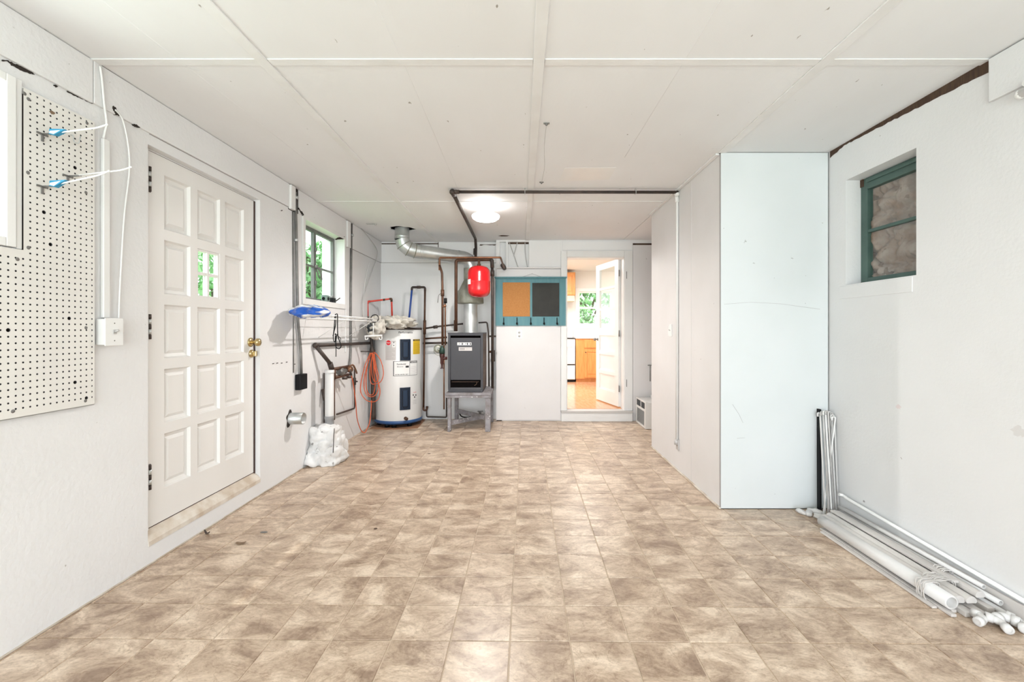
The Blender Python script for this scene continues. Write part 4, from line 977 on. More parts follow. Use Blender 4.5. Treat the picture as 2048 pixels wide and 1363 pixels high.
# bag on the shelf end
t = MB(); o0 = 0
t.sphere((-1.79, 3.76, SZ+.028), (.160, .14, .052), 0, 56, 28)
for k in range(len(t.v)):
    p = Vector(t.v[k]); d = p-Vector((-1.79, 3.76, SZ+.028)); q = p*14
    s_ = 1+.30*noise.noise(q)+.22*noise.noise(q*2.7); p = Vector((-1.79+d.x*(1+.05*noise.noise(q)), 3.76+d.y*s_, SZ+.028+d.z*s_ - .25*max(0, -d.y-.05)*1.0-.10*max(0, d.x-.06)+.05*max(0, -d.x-.05)))
    p.x = max(p.x, XL+.006); t.v[k] = tuple(p)
tag(t.build('plastic_bag', 'bag'), 'blue and white plastic bag lying on the near end of the wire shelf', 'bag')
# black strap hanging from the shelf
xs2 = SX+.012; q = lambda a, b, dy=0: P(a, b, F*(-xs2)/(CX-673)+dy)
t = MB(); t.tube(crom([q(666, 672), q(668, 660), q(670, 632), q(672, 628), q(675, 630), q(675, 655), q(676, 672), q(680, 684), q(682, 692), q(678, 697), q(672, 693), q(672, 680), q(674, 668)]), .0044, 6)
t.tube(crom([q(672, 630, .012), q(671, 650, .012), q(667, 668, .012), q(667, 680, .012), q(670, 683, .012), q(671, 670, .012), q(672, 690, .012), q(672, 713, .012)]), .004, 6); t.sphere(q(671, 668, .006), .008, 0, 8, 5)
t.tube(crom([q(676, 672), q(681, 676), q(681, 681)]), .003, 6)
tag(t.build('bungee_cord', 'black'), 'black cord looped and hanging from the wire shelf front', 'cord')
cc = Vector((-1.70, 5.15, SZ+.005)); t = MB(); t.tube([cc+Vector((.045*math.cos(a), .012*math.sin(a), .045*math.sin(a))) for a in [2*PI*k/20 for k in range(20)]], .005, 6, closed=True); tag(t.build('ring_clamp', 'black'), 'black ring clipped round the far end of the wire shelf', 'ring')
# cloth bundle
t = MB(); blob(t, (-1.61, 5.60, 1.345), (.235, .17, .072), .50, 13, seed=3, ridged=True, seg=60, rings=34); blob(t, (-1.765, 5.40, 1.28), (.10, .12, .13), .42, 14, seed=7, ridged=True, seg=50, rings=30); blob(t, (-1.47, 5.66, 1.33), (.13, .10, .045), .45, 15, seed=12, ridged=True, seg=40, rings=24)
for k in range(len(t.v)):
    p = Vector(t.v[k])
    if p.z < 1.283 and (p.x+1.645)**2+(p.y-5.93)**2 < .32**2: p.z = 1.283; t.v[k] = tuple(p)
tag(t.build('cloth_bundle', 'cloth'), 'crumpled cream drop cloth piled on the shelf end and water heater', 'cloth')

# ---- orange extension cord
oc = thing('extension_cord', (-1.83, 5.45, .0), 'orange extension cord hung in loops beside the water heater', 'cord')
Yc = 5.47; R_ = lambda a, b, dy=0: P(a, b, Yc+dy)
loops = [[(741, 705), (730, 730), (722, 765), (722, 785), (733, 800), (748, 803), (757, 796), (760, 780), (754, 755), (748, 730), (744, 705)],
         [(743, 705), (733, 735), (728, 765), (731, 785), (741, 793), (752, 788), (757, 770), (752, 745), (747, 706)],
         [(745, 706), (740, 740), (742, 765), (752, 767), (762, 762), (767, 745), (762, 722), (752, 707), (746, 704)],
         [(746, 706), (748, 745), (750, 770), (746, 788), (736, 786), (732, 765), (735, 730), (742, 706)],
         [(748, 706), (753, 735), (757, 755), (750, 763), (744, 750), (743, 725), (745, 705)]]
t = MB()
for k, lp in enumerate(loops): t.tube(crom([R_(a, b, k*.018-.03) for a, b in lp], 5), .0052, 7)
t.build('coil', 'orange', oc)
t = MB(); tail = [R_(743, 800), P(742, 820, 5.4), P(739, 845, 5.32), P(732, 861, 5.28), P(728, 864.5, 5.27), P(721, 858, 5.23), P(714, 835, 5.10), P(711, 800, 4.95), P(706, 765, 4.80), P(702, 748, 4.72)]
t.tube(crom(tail, 6), .0052, 7); t.build('tail', 'orange', oc)
t = MB(); t.tube(fillet([(XL+.002, 5.46, .985), (-1.80, 5.46, .985), (-1.80, 5.46, 1.005)], .01), .005, 6); t.build('hanger_hook', 'iron', oc)
t = MB(); t.cyl(P(702, 750, 4.72), P(700, 738, 4.70), .013, 8); t.build('plug', 'iron', oc)
dk = thing('dark_pipe', (-1.9, 5.85, .2), 'dark pipe, thicker lower down, between left wall and water heater', 'pipe')
t = MB(); t.tube(crom([P(737, 634, 5.70), P(741, 665, 5.70), P(744, 700, 5.70), P(746, 760, 5.70), P(747, 838, 5.70)]), [.012]*6+[.018]*6+[.03]*13, 10); t.build('pipe', 'iron', dk)  # dark all along, widened in the lower part
t = MB(); t.cyl(P(735, 633, 5.72), P(737, 642, 5.72), .018, 10); t.build('coupling', 'copper', dk)

# ================================================================== WATER HEATER
HC = Vector((-1.640, 5.935, 0)); HR = .302; HZ0, HZ1 = .055, 1.262
wh = thing('water_heater', (HC.x, HC.y, 0), 'tall white electric water heater with navy covers in the far left corner', 'water heater')
t = MB(); t.lathe([(0, HZ0+.005), (HR-.004, HZ0+.005), (HR, HZ0+.012), (HR, HZ1-.01), (HR-.004, HZ1), (0, HZ1)], (HC.x, HC.y, 0), seg=64); t.build('tank', 'heater', wh)
t = MB(); t.lathe([(HR-.004, HZ0-.002), (HR+.007, HZ0-.002), (HR+.007, HZ0+.035), (HR+.001, HZ0+.038)], (HC.x, HC.y, 0), seg=64); t.lathe([(0, HZ0-.002), (HR+.006, HZ0-.002)], (HC.x, HC.y, 0), seg=64); t.build('base_rim', 'bluerim', wh)
t = MB(); t.lathe([(HR+.003, HZ1-.012), (HR+.005, HZ1+.012), (HR-.01, HZ1+.018), (0, HZ1+.018)], (HC.x, HC.y, 0), seg=64); t.build('top_cap', 'iron', wh)
for a in (200, 250, 272, 320, 90):
    t = MB(); x, y = HC.x+(HR-.06)*math.cos(math.radians(a)), HC.y+(HR-.06)*math.sin(math.radians(a)); t.lathe([(0, 0), (.03, 0), (.034, .05), (0, .052)], (x, y, .005), seg=12); t.build('foot', 'black', wh)
to_cam = math.atan2(-HC.y, -HC.x)
def HS(u, z, e=0.0):
    """u metres to the viewer's right round the shell, from the point nearest the camera"""
    a = to_cam+u/HR; return Vector((HC.x+(HR+e)*math.cos(a), HC.y+(HR+e)*math.sin(a), z))
def hpx(px, py):
    # where a picture ray meets the shell
    dx = (px-CX)/F; a = dx*dx+1; b = -2*(HC.x*dx+HC.y); c = HC.x**2+HC.y**2-HR*HR; s_ = (-b-math.sqrt(max(0, b*b-4*a*c)))/(2*a)
    x, y = dx*s_, s_; an = math.atan2(y-HC.y, x-HC.x); u = ((an-to_cam+PI) % (2*PI)-PI)*HR; return u, CAMZ+(CY-py)*s_/F
def hpatch(mb, u0, u1, z0, z1, e0, e1, mi=0, n=8):
    n = max(n, int(abs(u1-u0)/.010)+1)
    vs = []; fs = []
    for k in range(n+1):
        u = u0+(u1-u0)*k/n; vs += [HS(u, z0, e0), HS(u, z1, e0), HS(u, z1, e1), HS(u, z0, e1)]
    for k in range(n):
        o = 4*k; fs += [(o+3, o+7, o+6, o+2), (o, o+4, o+7, o+3), (o+1, o+2, o+6, o+5)]
    fs += [(0, 1, 2, 3), (4*n, 4*n+3, 4*n+2, 4*n+1)]
    mb.add(vs, fs, mi)
def rect(p0, p1): a = hpx(*p0); b = hpx(*p1); return a[0], b[0], b[1], a[1]
for (p0, p1) in (((800, 678), (820.5, 720)), ((799.5, 775), (820, 818))):
    u0, u1, z0, z1 = rect(p0, p1); t = MB(); hpatch(t, u0, u1, z0, z1, -.002, .010); hpatch(t, u0+.012, u1-.012, z0+.012, z1-.012, .009, .014)
    cv = t.build('element_cover', 'navy', wh); um = (u0+u1)/2
    t = MB(); hpatch(t, um-.026, um+.026, z0+.05, z1-.035, .013, .0155, n=4); 
    pts = [HS(um-.034, z1-.04, .015)]+[HS(um-.034*math.cos(a), z0+.055-.028*math.sin(a), .015) for a in [PI*k/8 for k in range(9)]]+[HS(um+.034, z1-.04, .015)]
    t.tube(pts, .003, 6, 1); t.build('cover_recess', ['navy2', 'black'], cv)
def htext(mb, body, size, px, py, mi, e, bold=0.0):
    u, z = hpx(px, py); text_mesh(body, size, lambda x, y: HS(u+x, z+y, e), mb, mi, bold=bold)
t = MB(); htext(t, 'Performance', .036, 812, 664.5, 0, .0012, .0006); t.build('lettering', 'ink', wh)
u0, u1, z0, z1 = rect((771, 681), (792, 720)); t = MB(); hpatch(t, u0, u1, z0, z1, -.001, .0012, 0)
for k in range(9): hpatch(t, u0+.01, u1-.012-.02*(k % 3), z0+.012+k*.0175, z0+.015+k*.0175, .0011, .0018, 1, 4)
hpatch(t, u1-.045, u1-.008, z0+.165, z1-.018, .0011, .0017, 2, 3); hpatch(t, u1-.032, u1-.022, z0+.215, z0+.235, .0016, .002, 3, 1); hpatch(t, u1-.032, u1-.022, z0+.18, z0+.195, .0016, .002, 3, 1)
t.build('info_label', ['label', 'inkgrey', 'white', 'ink'], wh)
uc_, zc_ = hpx(777, 685); t = MB()
def disc(r, e, mi): t.add([HS(uc_, zc_, e)]+[HS(uc_+r*math.cos(a), zc_+r*math.sin(a), e) for a in [2*PI*k/24 for k in range(24)]], [(0, k+1, (k+1) % 24+1) for k in range(24)], mi)
disc(.038, .0022, 1); disc(.032, .0028, 0); text_mesh('Rheem', .020, lambda x, y: HS(uc_+x, zc_+y, .0034), t, 1, bold=.0004)
t.build('round_sticker', ['sticker', 'white'], wh, 'round red sticker with white lettering')
u0, u1, z0, z1 = rect((826, 678), (839.5, 707)); t = MB(); hpatch(t, u0, u1, z0, z1, -.001, .0012, 0); hpatch(t, u0, u1, z1-.022, z1-.002, .0011, .0017, 1)
um = (u0+u1)/2; text_mesh('ENERGYGUIDE', .0150, lambda x, y: HS(um+x, z1-.012+y, .0021), t, 0, bold=.0003)
for k in range(8): hpatch(t, u0+.008, u1-.010-.015*(k % 2), z0+.012+k*.018, z0+.0155+k*.018, .0011, .0017, 2, 4)
t.build('energy_label', ['yellow', 'ink', mat('ochre_ink', (.35, .22, .02), .7)], wh, 'yellow energy label')
u0, u1, z0, z1 = rect((786.5, 722), (834, 749)); t = MB(); hpatch(t, u0, u1, z0, z1, -.001, .0012, 0, 12)
bw = .0045; um = u0+(u1-u0)*.63
for a in ((u0, u1, z0, z0+bw), (u0, u1, z1-bw, z1), (u0, u0+bw*2, z0, z1), (u1-bw, u1, z0, z1), (um-bw/2, um+bw/2, z0, z1)): hpatch(t, *a, .0011, .0017, 1, 8)
hpatch(t, um+.006, u1-.006, z1-.03, z1-.008, .0011, .0017, 1, 4); text_mesh('CAUTION', .020, lambda x, y: HS((um+u1)/2+x, z1-.019+y, .0021), t, 0, bold=.0005)
text_mesh('Residential', .026, lambda x, y: HS(u0+.10+x, z1-.038+y, .0018), t, 1, bold=.0004); text_mesh('Electric', .026, lambda x, y: HS(u0+.085+x, z1-.07+y, .0018), t, 1)
hpatch(t, um-.055, um-.012, z1-.085, z1-.06, .0011, .0017, 1, 3); text_mesh('WATER HEATER  240 V', .0165, lambda x, y: HS(u0+.105+x, z0+.018+y, .0018), t, 1, bold=.0005)
for k in range(7): hpatch(t, um+.01, u1-.012, z0+.014+k*.016, z0+.016+k*.016, .0011, .0017, 2, 4)
t.build('rating_plate', ['white', 'ink', 'inkgrey'], wh, 'wide white rating plate with black print')
u0, u1, z0, z1 = rect((825.5, 783), (833.5, 808)); t = MB(); htext(t, 'DANGER', .013, 829.5, 784, 1, .0012, .0003)
for k in range(3): a, b = hpx(826.5+k*2.6, 789.5+(k % 2)*4); hpatch(t, a-.008, a+.008, b-.010, b+.010, 0, .0012, 0, 1)
for k in range(5): hpatch(t, u0+.004, u1-.008, z0+.012+k*.012, z0+.014+k*.012, 0, .0012, 2, 3)
t.build('warning_print', ['ink', 'sticker', 'inkgrey'], wh)['kind'] = 'stuff'
a, b = hpx(811, 836); t = MB(); c0 = HS(a, b, 0); ax = (c0-Vector((HC.x, HC.y, b))).normalized(); t.lathe([(.022, 0), (.022, .006), (.014, .008), (.014, .035), (.02, .036), (.02, .05), (0, .05)], c0, ax, 14); t.build('drain_valve', 'copper', wh)
for dx, dy in ((-.05, .05), (.13, .03)):
    t = MB(); t.cyl((HC.x+dx, HC.y+dy, HZ1), (HC.x+dx, HC.y+dy, HZ1+.05), .018, 10); t.build('nipple', 'copper', wh)
t = MB(); t.prism([(HC.x-.28, 5.62), (HC.x-.05, 5.575), (HC.x+.18, 5.60), (HC.x+.32, 5.66), (HC.x+.30, 6.2), (HC.x-.28, 6.2)], lambda u, v, w_: (u, v, w_), .0005, .004); tag(t.build('cardboard_sheet', mat('brown_cardboard', (.30, .15, .08), .9)), 'flattened brown sheet under the water heater', 'sheet')

# ---- heater pipes
def pipe(name, runs, label, cat='pipe', rad=.02):
    """runs: (part name, points, radius, material)"""
    allp = [Vector(p) for r in runs for p in r[1]]; root = thing(name, (sum(p.x for p in allp)/len(allp), sum(p.y for p in allp)/len(allp), min(p.z for p in allp)), label, cat)
    for nm, pts, r, m in runs:
        t = MB(); t.tube(fillet(pts, rad) if len(pts) > 2 else pts, r, 10); t.build(nm, m, root)
    return root
r1 = [P(735.5, 632, 5.72), P(735, 603, 5.72), P(783, 597, 5.88), P(785, 655, 5.9)]
pipe('hot_water_pipe', [('pex_pipe', r1, .0115, 'redpex'), ('elbow', [r1[1]+Vector((0, 0, -.03)), r1[1], r1[1]+(r1[2]-r1[1])*.1], .0145, 'redpex'), ('elbow', [r1[2]-(r1[2]-r1[1])*.1, r1[2], r1[2]+Vector((0, 0, -.04))], .0145, 'copper'), ('crimp_ring', [P(766, 599.3, 5.82), P(770, 598.8, 5.83)], .014, 'copper')], 'red plastic hot-water pipe looping above the water heater', rad=.012)
b0_ = P(816.5, 655, 6.02); b1_ = P(824, 574, 6.02); b2_ = P(850, 574, 6.02); b3_ = P(849, 656, 6.02)
pipe('cold_water_pipe', [('pex_pipe', [b0_, b1_+Vector((0, 0, -.02))], .013, 'bluepex'), ('pipe_bend', [b1_+Vector((-.002, 0, -.04)), b1_, b2_, b2_+Vector((0, 0, -.05))], .015, 'iron'), ('coupling', [P(834, 574, 6.02), P(841, 574, 6.02)], .020, 'iron'), ('copper_riser', [b2_+Vector((0, 0, -.04)), b3_], .013, 'copper'), ('gate_valve', [P(849.5, 640, 6.02), P(849, 668, 6.02)], .020, 'copper'), ('lower_riser', [b3_, P(847, 818, 6.02)], .0135, 'copper'), ('drain_elbow', [P(847, 814, 6.02), P(847, 820, 6.02), P(853, 820, 6.02), P(855, 812, 6.02)], .014, 'copper')], 'blue and copper cold-water pipe right of the water heater', rad=.025)
pipe('return_pipe', [('pipe', [P(846, 657, 6.10), P(872, 653, 6.10), P(926, 647, 6.10)], .012, 'iron'), ('coupling', [P(867, 654, 6.10), P(875, 653, 6.10)], .022, 'iron')], 'upper black pipe crossing from heater to boiler flue')
pipe('return_pipe', [('pipe', [P(847, 677, 6.08), P(894, 674, 6.08)], .012, 'copper')], 'middle brown pipe between water heater and boiler')
pipe('return_pipe', [('pipe', [P(846, 686, 6.06), P(894, 685, 6.06)], .014, 'iron')], 'lower thick black pipe between water heater and boiler')
pipe('floor_pipe', [('pipe', [P(853, 812, 6.14), P(853.5, 833, 6.14), P(893, 834, 6.14), P(893, 790, 6.14)], .010, 'iron')], 'thin black pipe turning along the wall foot beside the boiler stand')

# ================================================================== BOILER
bx0, bx1, by0, by1, bz0, bz1 = -.908, -.476, 5.50, 6.03, .480, 1.215
bo = thing('boiler', ((bx0+bx1)/2, (by0+by1)/2, bz0), 'dark grey cabinet boiler standing on a weathered wooden stand', 'boiler')
t = MB()
t.box(bx0, by0+.01, bz0+.03, bx0+.012, by1, bz1-.012); t.box(bx0, by1-.012, bz0+.03, bx1, by1, bz1-.012); t.cbox(bx0-.004, by0-.004, bz1-.014, bx1+.004, by1, bz1, .003)
t.box(bx0, by0, bz0+.03, bx0+.028, by0+.02, bz1-.014); t.box(bx1-.028, by0, bz0+.03, bx1, by0+.02, bz1-.014); t.box(bx0+.028, by0, bz1-.035, bx1-.028, by0+.02, bz1-.014)
t.cbox(bx0+.004, by0-.012, bz0, bx1-.004, by1, bz0+.034, .004)
t.prism([(by0-.014, bz0+.01), (by0+.02, bz0+.01), (by0+.02, bz0+.055)], lambda u, v, w_: (w_, u, v), bx0+.01, bx1-.01)
t.build('jacket', 'boiler', bo)
t = MB(); t.box(bx1-.012, by0+.01, bz0+.03, bx1, by1, bz1-.012); t.build('side_panel', 'rust', bo, 'rust-brown right side panel')
t = MB(); t.cbox(bx0+.030, by0+.002, .630, bx1-.030, by0+.014, 1.150, .004); fd = t.build('front_panel', 'boiler', bo)
t = MB(); t.box(bx0+.012, by0+.03, bz0+.035, bx1-.012, by0+.04, bz1-.015); t.build('dark_interior', 'void', bo)
t = MB(); t.bar((bx0+.04, by0+.026, .605), (bx1-.05, by0+.026, .605), .006, .006); t.tube(crom([(bx1-.11, by0+.022, .56), (bx1-.085, by0+.02, .575), (bx1-.075, by0+.02, .61)]), .004, 6); t.build('burner_rail', 'rust', bo)
xm = (bx0+bx1)/2; yq = by0+.0018
t = MB(); lx0, lx1 = P(914.5, 0, by0).x, P(944.5, 0, by0).x; z1 = P(0, 684.5, by0).z; z0 = P(0, 690, by0).z
t.box(lx0, yq-.0015, z0, lx1, yq, z1, 0); text_mesh('US', .026, lambda x, y: (lx0+.022+x, yq-.002, (z0+z1)/2+y), t, 1, bold=.0008)
for a in (.055, .12, .155): t.box(lx0+a, yq-.002, z0+.004, lx0+a+.014, yq-.0014, z1-.004, 1)
t.box(lx1-.010, yq-.002, z0, lx1, yq-.0014, z1, 1); text_mesh('HI LIMIT', .018, lambda x, y: (lx0+.095+x, yq-.0021, (z0+z1)/2+y), t, 1, bold=.0003)
t.build('name_plate', ['white', 'ink'], fd, 'white name strip with black marks')
t = MB(); lx0, lx1 = P(917.5, 0, by0).x, P(944, 0, by0).x; z1 = P(0, 694, by0).z; z0 = P(0, 701, by0).z
t.box(lx0, yq-.0015, z0, lx1, yq, z1, 0); t.box(lx0+.01, yq-.002, z0+.012, lx0+.075, yq-.0014, z1-.01, 1); text_mesh('SERVICE', .018, lambda x, y: (lx0+.118+x, yq-.0021, (z0+z1)/2+y), t, 1)
t.build('service_plate', ['label', 'inkgrey'], fd)
t = MB(); 
for k in range(6): z = .60+k*.10; t.cyl((bx1+.001, by0+.10+.06*(k % 2), z), (bx1+.001, by0+.10+.06*(k % 2), z+.004), .004, 6)
t.build('screws', 'iron', bo)['kind'] = 'stuff'
# stand
sd = thing('boiler_stand', (-.65, 5.77, 0), 'grey weathered wooden stand with splayed cross brace under the boiler', 'stand')
t = MB(); t.cbox(-.930, 5.435, .448, -.372, 6.09, .478, .004); t.build('top_board', 'standwood', sd)
for x0, y0, x1, y1 in ((-.905, 5.445, -.868, 5.53), (-.445, 5.445, -.380, 5.49), (-.905, 6.02, -.86, 6.085), (-.435, 6.02, -.385, 6.085)):
    t = MB(); t.cbox(x0, y0, .001, x1, y1, .447, .004); t.build('leg', 'standwood', sd)
t = MB(); t.box(-.93, 5.437, .42, -.375, 5.455, .447); t.build('apron', 'standwood', sd)
t = MB(); t.bar((-.885, 5.50, .10), (-.41, 6.03, .10), .02, .055); t.build('brace', 'standwood', sd)
t = MB(); t.bar((-.885, 6.03, .157), (-.41, 5.50, .157), .02, .055); t.build('brace', 'standwood', sd)
gv = thing('gas_valve', P(960, 828, 6.02), 'small valve and black flexible hose on the floor under the boiler stand', 'valve')
t = MB(); t.cyl(P(960, 834, 6.0), P(960, 822, 6.0), .018, 10); t.bar(P(955, 822, 6.0), P(966, 822, 6.0), .012, .012); t.build('valve_body', 'conduit', gv)
t = MB(); t.tube(crom([P(917, 820, 6.14), P(923, 832, 6.1), P(938, 833.5, 6.1), P(945, 828, 6.1), P(958, 828, 6.02)]), .008, 8); t.build('hose', 'black', gv)

# flue
fu = thing('flue_pipe', (-.665, 5.80, 1.215), 'galvanised flue pipe rising from the boiler to the ceiling hole', 'flue')
fc = Vector((-.665, 5.80, 0))
t = MB(); t.lathe([(.098, 1.215), (.092, 1.23), (.090, 1.60)], fc, seg=28); t.build('lower_pipe', 'galv', fu)
t = MB(); t.lathe([(.090, 1.585), (.165, 1.590), (.172, 1.60), (.165, 1.755), (.150, 1.765), (.085, 1.90), (.088, 1.91), (.088, 2.05)], fc, seg=28); t.build('draft_hood', 'galv_old', fu)
e0 = fc+Vector((0, 0, 2.04)); el = [e0, fc+Vector((0, 0, 2.10)), fc+Vector((-.03, -.015, 2.155)), fc+Vector((-.085, -.035, 2.178)), fc+Vector((-.16, -.06, 2.185))]
t = MB(); t.tube(crom(el, 3), .088, 24, caps=False); t.lathe([(.091, 0), (.091, .012)], el[-1]+Vector((.02, .006, 0)), (Vector((-1, -.4, .02))), 24); t.build('upper_elbow', 'galv', fu)
hc = Vector((HOLE[0], HOLE[1], 0)); s0 = el[-1]; s1 = Vector((hc.x+.19, hc.y+.08, 2.222))
t = MB(); t.tube([s0, s1], .0865, 28, caps=False)
d_ = (s1-s0).normalized()
for k in (0, .02, .045): t.lathe([(.0865, -.004), (.090, 0), (.0865, .004)], s1-d_*k, d_, 28)
for k in (.0, .018, .036, .054): t.lathe([(.0865, -.003), (.0895, 0), (.0865, .003)], s0+d_*(k+.01), d_, 28)
t.build('sloping_pipe', 'galv', fu)
t = MB(); up = hc+Vector((0, 0, 2.36))
e2 = [s1, s1+d_*.05, hc+Vector((.075, .03, 2.245)), hc+Vector((.02, .008, 2.29)), up]
# gored elbow: five straight gores with raised seams
t.tube(e2, .0885, 28, caps=False)
for k in range(1, 4): t.lathe([(.0885, -.005), (.094, -.002), (.094, .002), (.0885, .005)], e2[k], (e2[k+1]-e2[k-1]).normalized(), 28, 1)
t.build('lower_elbow', ['galv', 'galv_old'], fu)
t = MB(); t.lathe([(.088, 2.355), (.092, 2.36), (.088, 2.366), (.088, 2.385), (.092, 2.39), (.088, 2.395), (.086, CZ+.008)], hc, seg=28); t.build('ceiling_pipe', 'galv', fu)

# red expansion tank
et = thing('expansion_tank', P(958, 595, 5.48), 'glossy red expansion tank hanging from the pipes above the boiler', 'tank')
ec = P(958, 563, 5.48)
t = MB(); t.lathe([(0, .197), (.06, .192), (.105, .175), (.133, .14), (.141, .10), (.141, .004), (.143, 0), (.141, -.004), (.141, -.10), (.133, -.14), (.105, -.175), (.06, -.192), (0, -.197)], ec, seg=40); t.build('shell', 'red', et)
t = MB(); t.cyl(ec+Vector((0, 0, .19)), ec+Vector((0, 0, .27)), .016, 10); t.cyl(ec+Vector((0, 0, .195)), ec+Vector((0, 0, .215)), .024, 10); t.build('nipple', 'copper', et)
t = MB()
for k in range(6):
    a0_ = math.radians(200+k*5); a1_ = math.radians(205+k*5)
    t.add([ec+Vector((.1425*math.cos(a), .1425*math.sin(a), z)) for a, z in ((a0_, -.04), (a1_, -.04), (a1_, .02), (a0_, .02))], [(0, 1, 2, 3)])
t.build('paper_label', 'white', et)

# boiler pipework
Yp = 5.50
pipe('copper_header_pipe', [('header', [P(879, 540, Yp), P(879, 515, Yp), P(1001, 514.5, Yp), P(1008, 535, 6.02)], .0125, 'copper_b'), ('floor_boot', [P(1005, 530, 5.98), P(1009, 536, 6.085)], .03, 'iron')], 'long copper pipe along the top of the boiler pipework', rad=.02)
pipe('copper_riser', [('pipe', [P(879, 530, Yp), P(884, 545, Yp), P(885, 585, Yp), P(885, 690, Yp)], .0145, 'copper'), ('check_valve', [P(885, 579, Yp), P(885, 592, Yp)], .022, 'copper'), ('lever', [P(885, 584, Yp), P(877, 590, Yp-.03), P(875.5, 605, Yp-.03)], .004, 'conduit'), ('lower_tail', [P(888, 690, Yp+.1), P(888, 818, Yp+.1)], .009, 'copper_b')], 'copper riser with a check valve left of the boiler')
pipe('copper_riser', [('pipe', [P(889.5, 600, Yp+.02), P(890.5, 612, Yp+.02), P(890.5, 690, Yp+.02)], .009, 'copper_b'), ('air_vent', [P(891, 596, Yp), P(891, 606, Yp)], .019, 'black'), ('union', [P(885, 613, Yp), P(892, 610, Yp)], .016, 'copper_b')], 'short copper riser topped by a small black air vent')
pipe('iron_riser', [('pipe', [P(912, 662, 5.60), P(912, 520, 5.60), P(983, 519, 5.60), P(984, 535, 5.60)], .0195, 'copper'), ('elbow', [P(980, 519, 5.60), P(984, 520, 5.60), P(984.5, 535, 5.60)], .024, 'iron')], 'thick brown riser standing behind the expansion tank', rad=.03)
pipe('iron_riser', [('pipe', [P(984.5, 532, 5.60), P(985, 600, 5.66), P(985, 780, 5.9)], .0185, 'iron'), ('union', [P(985, 540, 5.61), P(985, 552, 5.62)], .024, 'iron'), ('tee', [P(986, 700, 5.84), P(986, 722, 5.86)], .027, 'iron'), ('stub', [P(978, 672, 5.82), P(992, 672, 5.82)], .012, 'iron'), ('side_stub', [P(979, 703, 5.84), P(986, 703, 5.84)], .015, 'copper')], 'dark iron riser along the right side of the boiler')
pipe('gas_pipe', [('pipe', [P(957, 645, 6.05), P(974, 644, 6.05), P(977, 665, 6.05), P(978, 775, 6.08)], .010, 'iron')], 'thin black pipe bending down right of the flue')
pipe('brown_pipe', [('pipe', [P(911, 662, 5.80), P(911, 640, 5.80)], .022, 'copper')], 'short fat brown pipe stub on top of the boiler')
pv = thing('fill_valve', P(884, 742, 5.50), 'green and dark red pressure valve hanging left of the boiler', 'valve')
c0 = P(884, 700, 5.50)
t = MB(); t.lathe([(.0, .055), (.014, .055), (.016, .04), (.034, .02), (.036, -.04), (0, -.045)], c0, seg=14); t.build('bonnet', 'valvegreen', pv)
t = MB(); t.lathe([(0, -.04), (.03, -.04), (.03, -.075), (.022, -.10), (.022, -.16), (.012, -.18), (.012, -.215), (.024, -.218), (.024, -.225), (0, -.226)], c0, seg=14); t.cyl(c0+Vector((0, 0, -.10)), c0+Vector((.06, .02, -.10)), .02, 10); t.build('body', 'valvered', pv)
t = MB(); t.lathe([(.02, -.012), (.052, -.008), (.052, .008), (.02, .012)], c0+Vector((-.05, -.0, .02)), (.3, -1, .2), 16); t.tube(crom([c0+Vector((-.09, 0, .03)), c0+Vector((-.10, 0, -.02)), c0+Vector((-.06, 0, -.06)), c0+Vector((.0, 0, -.055))]), .004, 6); t.sphere(c0+Vector((-.04, -.01, .01)), .018, 0, 10, 6); t.build('gauge_and_wire', 'galv_old', pv)

# ceiling iron pipe
ip = thing('gas_line', (.4, 3.9, 2.45), 'black iron pipe crossing under the ceiling and turning to the boiler', 'pipe')
zc = 2.455; Q0 = Vector((1.374, 3.905, zc)); Q1 = Vector((-.605, 3.895, zc)); Q2 = Vector((-.61, 5.85, zc)); Q3 = Vector((-.605, 5.93, zc-.05)); Q4 = Vector((-.598, 5.72, 2.17))
t = MB(); t.tube([Q0, Q1], .0135, 10); t.build('cross_pipe', 'iron', ip)
t = MB(); t.tube([Q1, Q2], .018, 10); t.build('run_pipe', 'iron', ip)
t = MB(); t.sphere(Q1, .026, 0, 12, 8); t.tube([Q1, Q1+Vector((0, .09, 0))], .023, 10); t.tube([Q1, Q1+Vector((.06, 0, 0))], .018, 10); t.build('corner_elbow', 'iron', ip)
t = MB(); t.tube(fillet([Q2, Q2+Vector((0, .05, -.01)), P(952, 500, 5.85), P(951, 516, 5.72)], .05), .018, 10); t.cyl(P(950, 498, 5.85), P(950, 508, 5.8), .022, 10); t.build('drop_pipe', 'iron', ip)
for x in (.03, 1.0):
    t = MB(); t.tube([(x, 3.885, CZ-.001), (x, 3.882, zc-.016), (x, 3.92, zc-.016), (x, 3.925, CZ-.001)], .003, 5); t.build('pipe_strap', 'galv', ip)
vp = thing('closet_conduit', (1.38, 3.92, .23), 'white-painted conduit running down the closet side wall', 'conduit')
t = MB(); t.tube(fillet([(1.37, 3.905, zc), (1.372, 3.93, zc-.03), (1.377, 3.935, zc-.09), (1.377, 3.94, .26)], .03), .0115, 10); t.build('pipe', 'trim', vp)
t = MB(); t.cyl((1.37, 3.94, .235), (1.37, 3.94, .275), .018, 10); t.box(1.376, 3.915, .19, 1.389, 3.965, .28); t.build('end_cap', 'stickg', vp)
t = MB(); t.sphere((1.368, 3.915, zc-.01), .024, 0, 12, 8); t.cyl((1.37, 3.93, zc-.02), (1.376, 3.934, zc-.08), .018, 10); t.build('elbow', 'trim', vp)
op = thing('wall_switch', (1.388, 4.165, 1.19), 'old white switch plate on the closet side wall', 'switch')
t = MB(); t.cbox(1.383, 4.105, 1.185, 1.389, 4.175, 1.30, .002); t.build('cover_plate', 'white', op)
